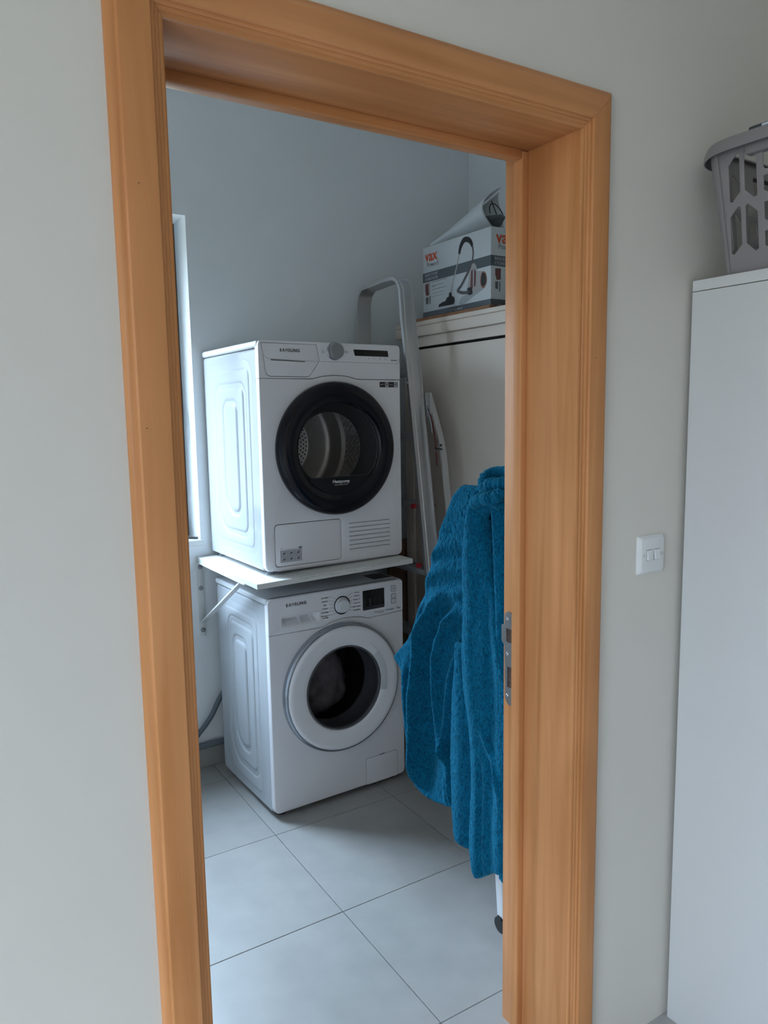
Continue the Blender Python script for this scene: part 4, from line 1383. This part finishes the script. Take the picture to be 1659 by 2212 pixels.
def drape(name, Lf, Rf, topf, botf, off, thick, parent, step=.0034, fur=.0022, edge=.022, back=True, seed=0.0):
    """soft hanging panel: a along dv, z up; off(a,z) = front surface distance towards the viewer side"""
    a_lo = min(Lf(z / 100) for z in range(int(botf(0.3) * 100), int(topf(.3) * 100) + 1)); 
    NA = max(12, int((Rf(.8) - Lf(.8)) / step)); NZ = max(12, int((topf(.4) - botf(.3)) / step))
    V = []; F = []
    for side in (0, 1):
        for j in range(NZ + 1):
            q = j / NZ
            for i in range(NA + 1):
                p = i / NA
                a = Lf(.8) + p * (Rf(.8) - Lf(.8))
                for _ in range(3):
                    z = botf(a) + q * (topf(a) - botf(a))
                    a = Lf(z) + p * (Rf(z) - Lf(z))
                ed = min(a - Lf(z), Rf(z) - a, (z - botf(a)) * 1.3, (topf(a) - z) * 1.0)
                k = math.sqrt(max(0.0, 1 - (1 - min(1, ed / edge)) ** 2))
                if side == 0:
                    o_ = off(a, z) - thick / 2
                    P = A * 0 + dv * a + nn * (o_ + k * thick / 2 + (0 if k > .99 else 0))
                    fz = fur * (noise.noise(Vector((a * 150 + seed, z * 95 + 3 * math.sin(a * 60), 1.7))) + .6 * noise.noise(Vector((a * 330, z * 240, 4 + seed))))
                    P += nn * fz * (0.3 + .7 * k)
                    zz = z + .3 * fz
                    if ed <= 1e-6:
                        P += dv * 0
                    V.append((P.x, P.y, zz))
                else:
                    o_ = off(a, z) - thick / 2
                    P = dv * a + nn * (o_ - k * thick / 2)
                    V.append((P.x, P.y, z))
    N = (NA + 1) * (NZ + 1)
    for j in range(NZ):
        for i in range(NA):
            a = j * (NA + 1) + i
            F.append((a, a + 1, a + NA + 2, a + NA + 1))
            F.append((N + a, N + a + NA + 1, N + a + NA + 2, N + a + 1))
    for i in range(NA):
        F.append((i, N + i, N + i + 1, i + 1)); b = NZ * (NA + 1) + i
        F.append((b, b + 1, N + b + 1, N + b))
    for j in range(NZ):
        a = j * (NA + 1); F.append((a, a + NA + 1, N + a + NA + 1, N + a)); b = a + NA
        F.append((b, N + b, N + b + NA + 1, b + NA + 1))
    me = bpy.data.meshes.new(name)
    me.from_pydata(V, [], F)
    bm = bmesh.new(); bm.from_mesh(me)
    bmesh.ops.remove_doubles(bm, verts=bm.verts, dist=2e-5)
    bmesh.ops.recalc_face_normals(bm, faces=bm.faces)
    bm.to_mesh(me); bm.free()
    return link(name, me, FLEECE, parent, smooth=True)


def fold(a, z, path, w, h, z0=-1, z1=9, asym=1.0):
    """ridge along path [(z, a)...]"""
    pa = lerp_tab(path, z)
    d = a - pa
    ww = w * (asym if d > 0 else 1.0)
    env = smooth01((z - z0) / .12) * smooth01((z1 - z) / .10)
    return h * math.exp(-(d / ww) ** 2) * env


Lb = [(.20, .10), (.318, .150), (.335, .110), (.360, .086), (.406, .071), (.528, .060), (.616, .043), (.680, .034), (.700, .022), (.722, -.004), (.735, -.004), (.760, .020), (.797, .056), (.883, .109), (.987, .153), (1.092, .192), (1.209, .240), (1.270, .268), (1.295, .285), (1.318, .305)]


def off_body(a, z):
    o = .0
    o += fold(a, z, [(.3, .100), (.5, .107), (.64, .112), (.76, .130), (.84, .137), (.93, .19), (1.0, .24)], .016, .034, .30, 1.00, 1.5)
    o += fold(a, z, [(.3, .060), (.55, .068), (.7, .060), (.8, .08)], .014, .014, .25, .78)
    o += fold(a, z, [(.34, .295), (.47, .278), (.53, .238), (.67, .226), (.79, .226), (.89, .255), (.97, .31)], .013, .032, .28, .99, 1.4)
    o += fold(a, z, [(.34, .265), (.5, .255), (.62, .265), (.75, .285), (.86, .32)], .012, .018, .28, .88)
    o -= fold(a, z, [(.3, .175), (.6, .170), (.8, .18), (1.0, .27)], .030, .024, .30, 1.02)
    # diagonal wrinkles in the upper part
    m_ = smooth01((z - .78) / .15) * smooth01((1.22 - z) / .12)
    o += .0060 * m_ * math.sin(92 * (z - .55 * a) + 1.5 * math.sin(20 * a) + 2.0 * noise.noise(Vector((a * 9, z * 7, 2))))
    o += .010 * noise.noise(Vector((a * 7, z * 5, 1)))
    return o


def top_body(a):
    return 1.318 - .030 * smooth01((.320 - a) / .05) + .006 * math.sin(a * 14)


def bot_body(a):
    t_ = [(0, .40), (.080, .372), (.100, .345), (.127, .326), (.165, .321), (.204, .321), (.250, .331), (.300, .337), (.38, .34)]
    return lerp_tab(t_, a)


drape('robe_body', lambda z: lerp_tab(Lb, z), lambda z: .400, top_body, bot_body, off_body, .045, robe)
# hem roll of the body
def hem_tube(name, pts, r, seed):
    pts = [(a + (1.853 - a) * max(0, o_) / 1.48, z + (1.514 - z) * max(0, o_) / 1.48, o_) for a, z, o_ in pts]
    bm = bmesh.new()
    sp_ = spline([tuple(dv * a + nn * o_ + Vector((0, 0, z))) for a, z, o_ in pts], 14)
    rr = [r * (1 + .35 * noise.noise(Vector((i * .35, seed, 0)))) * (1 if 2 < i < len(sp_) - 3 else .7) for i in range(len(sp_))]
    tubebm(bm, sp_, rr, 12)
    bmesh.ops.recalc_face_normals(bm, faces=bm.faces)
    return fin(name, bm, FLEECE, robe, smooth=True)


hem_tube('hem', [(.082, .372, -.005), (.104, .348, -.003), (.150, .330, 0), (.210, .328, 0), (.300, .343, 0), (.34, .345, 0)], .010, 2)
# narrow middle panel
drape('robe_fold', lambda z: lerp_tab([(.23, .340), (.250, .318), (.275, .304), (.33, .296), (.5, .288), (.7, .300), (.8, .318)], z), lambda z: .40,
      lambda a: .86, lambda a: lerp_tab([(.29, .262), (.325, .248), (.36, .243), (.42, .24)], a), lambda a, z: .030 + .006 * math.sin(a * 60), .040, robe, edge=.016, seed=3)
# front hanging panel (sleeve)
Ls = [(.150, .398), (.162, .388), (.194, .366), (.244, .354), (.426, .360), (.55, .356), (.622, .351), (.729, .334), (.839, .329), (.977, .332), (1.10, .336), (1.153, .342), (1.21, .352), (1.25, .362), (1.272, .374), (1.285, .39)]
Rs = [(.15, .445), (.19, .500), (.25, .515), (.60, .530), (.74, .54), (.86, .500), (.92, .474), (1.0, .462), (1.12, .440), (1.20, .425), (1.24, .432), (1.262, .462), (1.29, .475)]


def off_slv(a, z):
    o = .075
    o += fold(a, z, fwd([(.15, .372), (.4, .375), (.62, .368), (.84, .346), (1.15, .357)], .08), .022, .010)
    o += fold(a, z, fwd([(.2, .425), (.5, .43), (.7, .43), (.9, .42), (1.1, .40)], .08), .018, -.012, .1, 1.1)
    o += fold(a, z, fwd([(.45, .47), (.60, .405), (.66, .370)], .08), .010, .012, .42, .70)
    o += fold(a, z, fwd([(.2, .395), (.45, .392), (.62, .385)], .08), .007, -.008, .12, .60)
    o += .012 * noise.noise(Vector((a * 8, z * 4, 6)))
    return o


Ls = fwd(Ls, .055); Rs = fwd(Rs, .055)
drape('sleeve', lambda z: lerp_tab(Ls, z), lambda z: lerp_tab(Rs, z),
      lambda a: lerp_tab(fwd([(.33, 1.255), (.37, 1.274), (.42, 1.284), (.47, 1.300)], .055, False), a), lambda a: lerp_tab(fwd([(.35, .250), (.362, .198), (.380, .172), (.397, .158), (.420, .172), (.441, .190), (.50, .215), (.56, .235)], .055, False), a),
      off_slv, .060, robe, edge=.026, seed=7)
# right hand panel beside the door frame
drape('robe_panel', lambda z: lerp_tab(fwd([(.2, .478), (.5, .476), (.80, .474), (.95, .474), (1.1, .466), (1.2, .460), (1.28, .450), (1.33, .455)], .035), z), lambda z: .70,
      lambda a: 1.335, lambda a: .232 + .1 * max(0, a - .5), lambda a, z: .060 + .010 * math.sin(a * 70 + z * 3), .065, robe, edge=.026, seed=11)
# inner backing between sleeve and panel (seen as the dark gap)
drape('robe_lining', lambda z: .385, lambda z: .68, lambda a: 1.31, lambda a: .26, lambda a, z: .0 + .008 * math.sin(a * 50), .05, robe, seed=13, step=.006)
# shawl pieces: cuff end hanging beside the sleeve
drape('robe_belt', lambda z: lerp_tab(fwd([(1.0, .438), (1.02, .428), (1.12, .405), (1.2, .395), (1.24, .402)], .045), z), lambda z: lerp_tab(fwd([(1.0, .456), (1.03, .466), (1.12, .444), (1.2, .425), (1.24, .43)], .045), z),
      lambda a: 1.24, lambda a: 1.03, lambda a, z: .060, .03, robe, edge=.012, seed=17, step=.003)
# collar rolled over the top
hem_tube('collar', [(.500, 1.285, .055), (.462, 1.272, .080), (.430, 1.288, .072), (.412, 1.318, .055), (.424, 1.343, .035), (.462, 1.356, .015), (.54, 1.360, .008), (.64, 1.360, .008)], .0155, 5)
hem_tube('collar_fold', [(.425, 1.318, .060), (.455, 1.322, .072), (.50, 1.326, .070), (.62, 1.326, .068)], .018, 8)
hem_tube('shoulder_fold', [(.372, 1.262, .085), (.400, 1.277, .100), (.440, 1.284, .105), (.470, 1.296, .105), (.478, 1.310, .10)], .017, 9)

# drying rack that carries the robe
rk = thing('drying_rack', 'white drying rack under the teal robe with a black castor by the door frame', 'drying rack', (1.352, .440, 0))
vs_ = []
for (x0, x1, z) in ((.004, .40, .045), (-.014, .41, .300)):
    for y in (0, .030):
        vs_ += [(x0, y, z), (x1, y, z)]
pnl = raw('base_panel', [vs_[0], vs_[1], vs_[3], vs_[2], vs_[4], vs_[5], vs_[7], vs_[6]], [(0, 1, 2, 3), (4, 5, 6, 7), (0, 1, 5, 4), (1, 2, 6, 5), (2, 3, 7, 6), (3, 0, 4, 7)], PLASTIC, rk)
md = pnl.modifiers.new('b', 'BEVEL'); md.width = .006; md.segments = 3
for (x, y) in ((.012, .015), (.37, .015), (.43, .33)):
    bm = bmesh.new()
    bmesh.ops.create_cone(bm, cap_ends=True, segments=28, radius1=.024, radius2=.024, depth=.018, matrix=Matrix.Translation((x, y, .024)) @ Matrix.Rotation(math.radians(90), 4, 'Y'))
    bxbm(bm, x - .012, x + .012, y - .008, y + .008, .040, .052)
    auto_smooth(fin('castor', bm, DARKP, rk), 40)
tube('post', [(.20, .015, .29), (.20, .015, 1.255)], .011, PLASTIC, rk)
tube('post', [(.43, .33, .05), (.36, .15, 1.255)], .011, PLASTIC, rk)
for x in (.05, .10, .20, .32):
    tube('rail', [(x, .0, 1.262), (x, .15, 1.262)], .008, PLASTIC, rk)
tube('cross_bar', [(.04, .015, 1.262), (.33, .015, 1.262)], .009, PLASTIC, rk)
tube('cross_bar', [(.04, .150, 1.262), (.38, .150, 1.262)], .009, PLASTIC, rk)
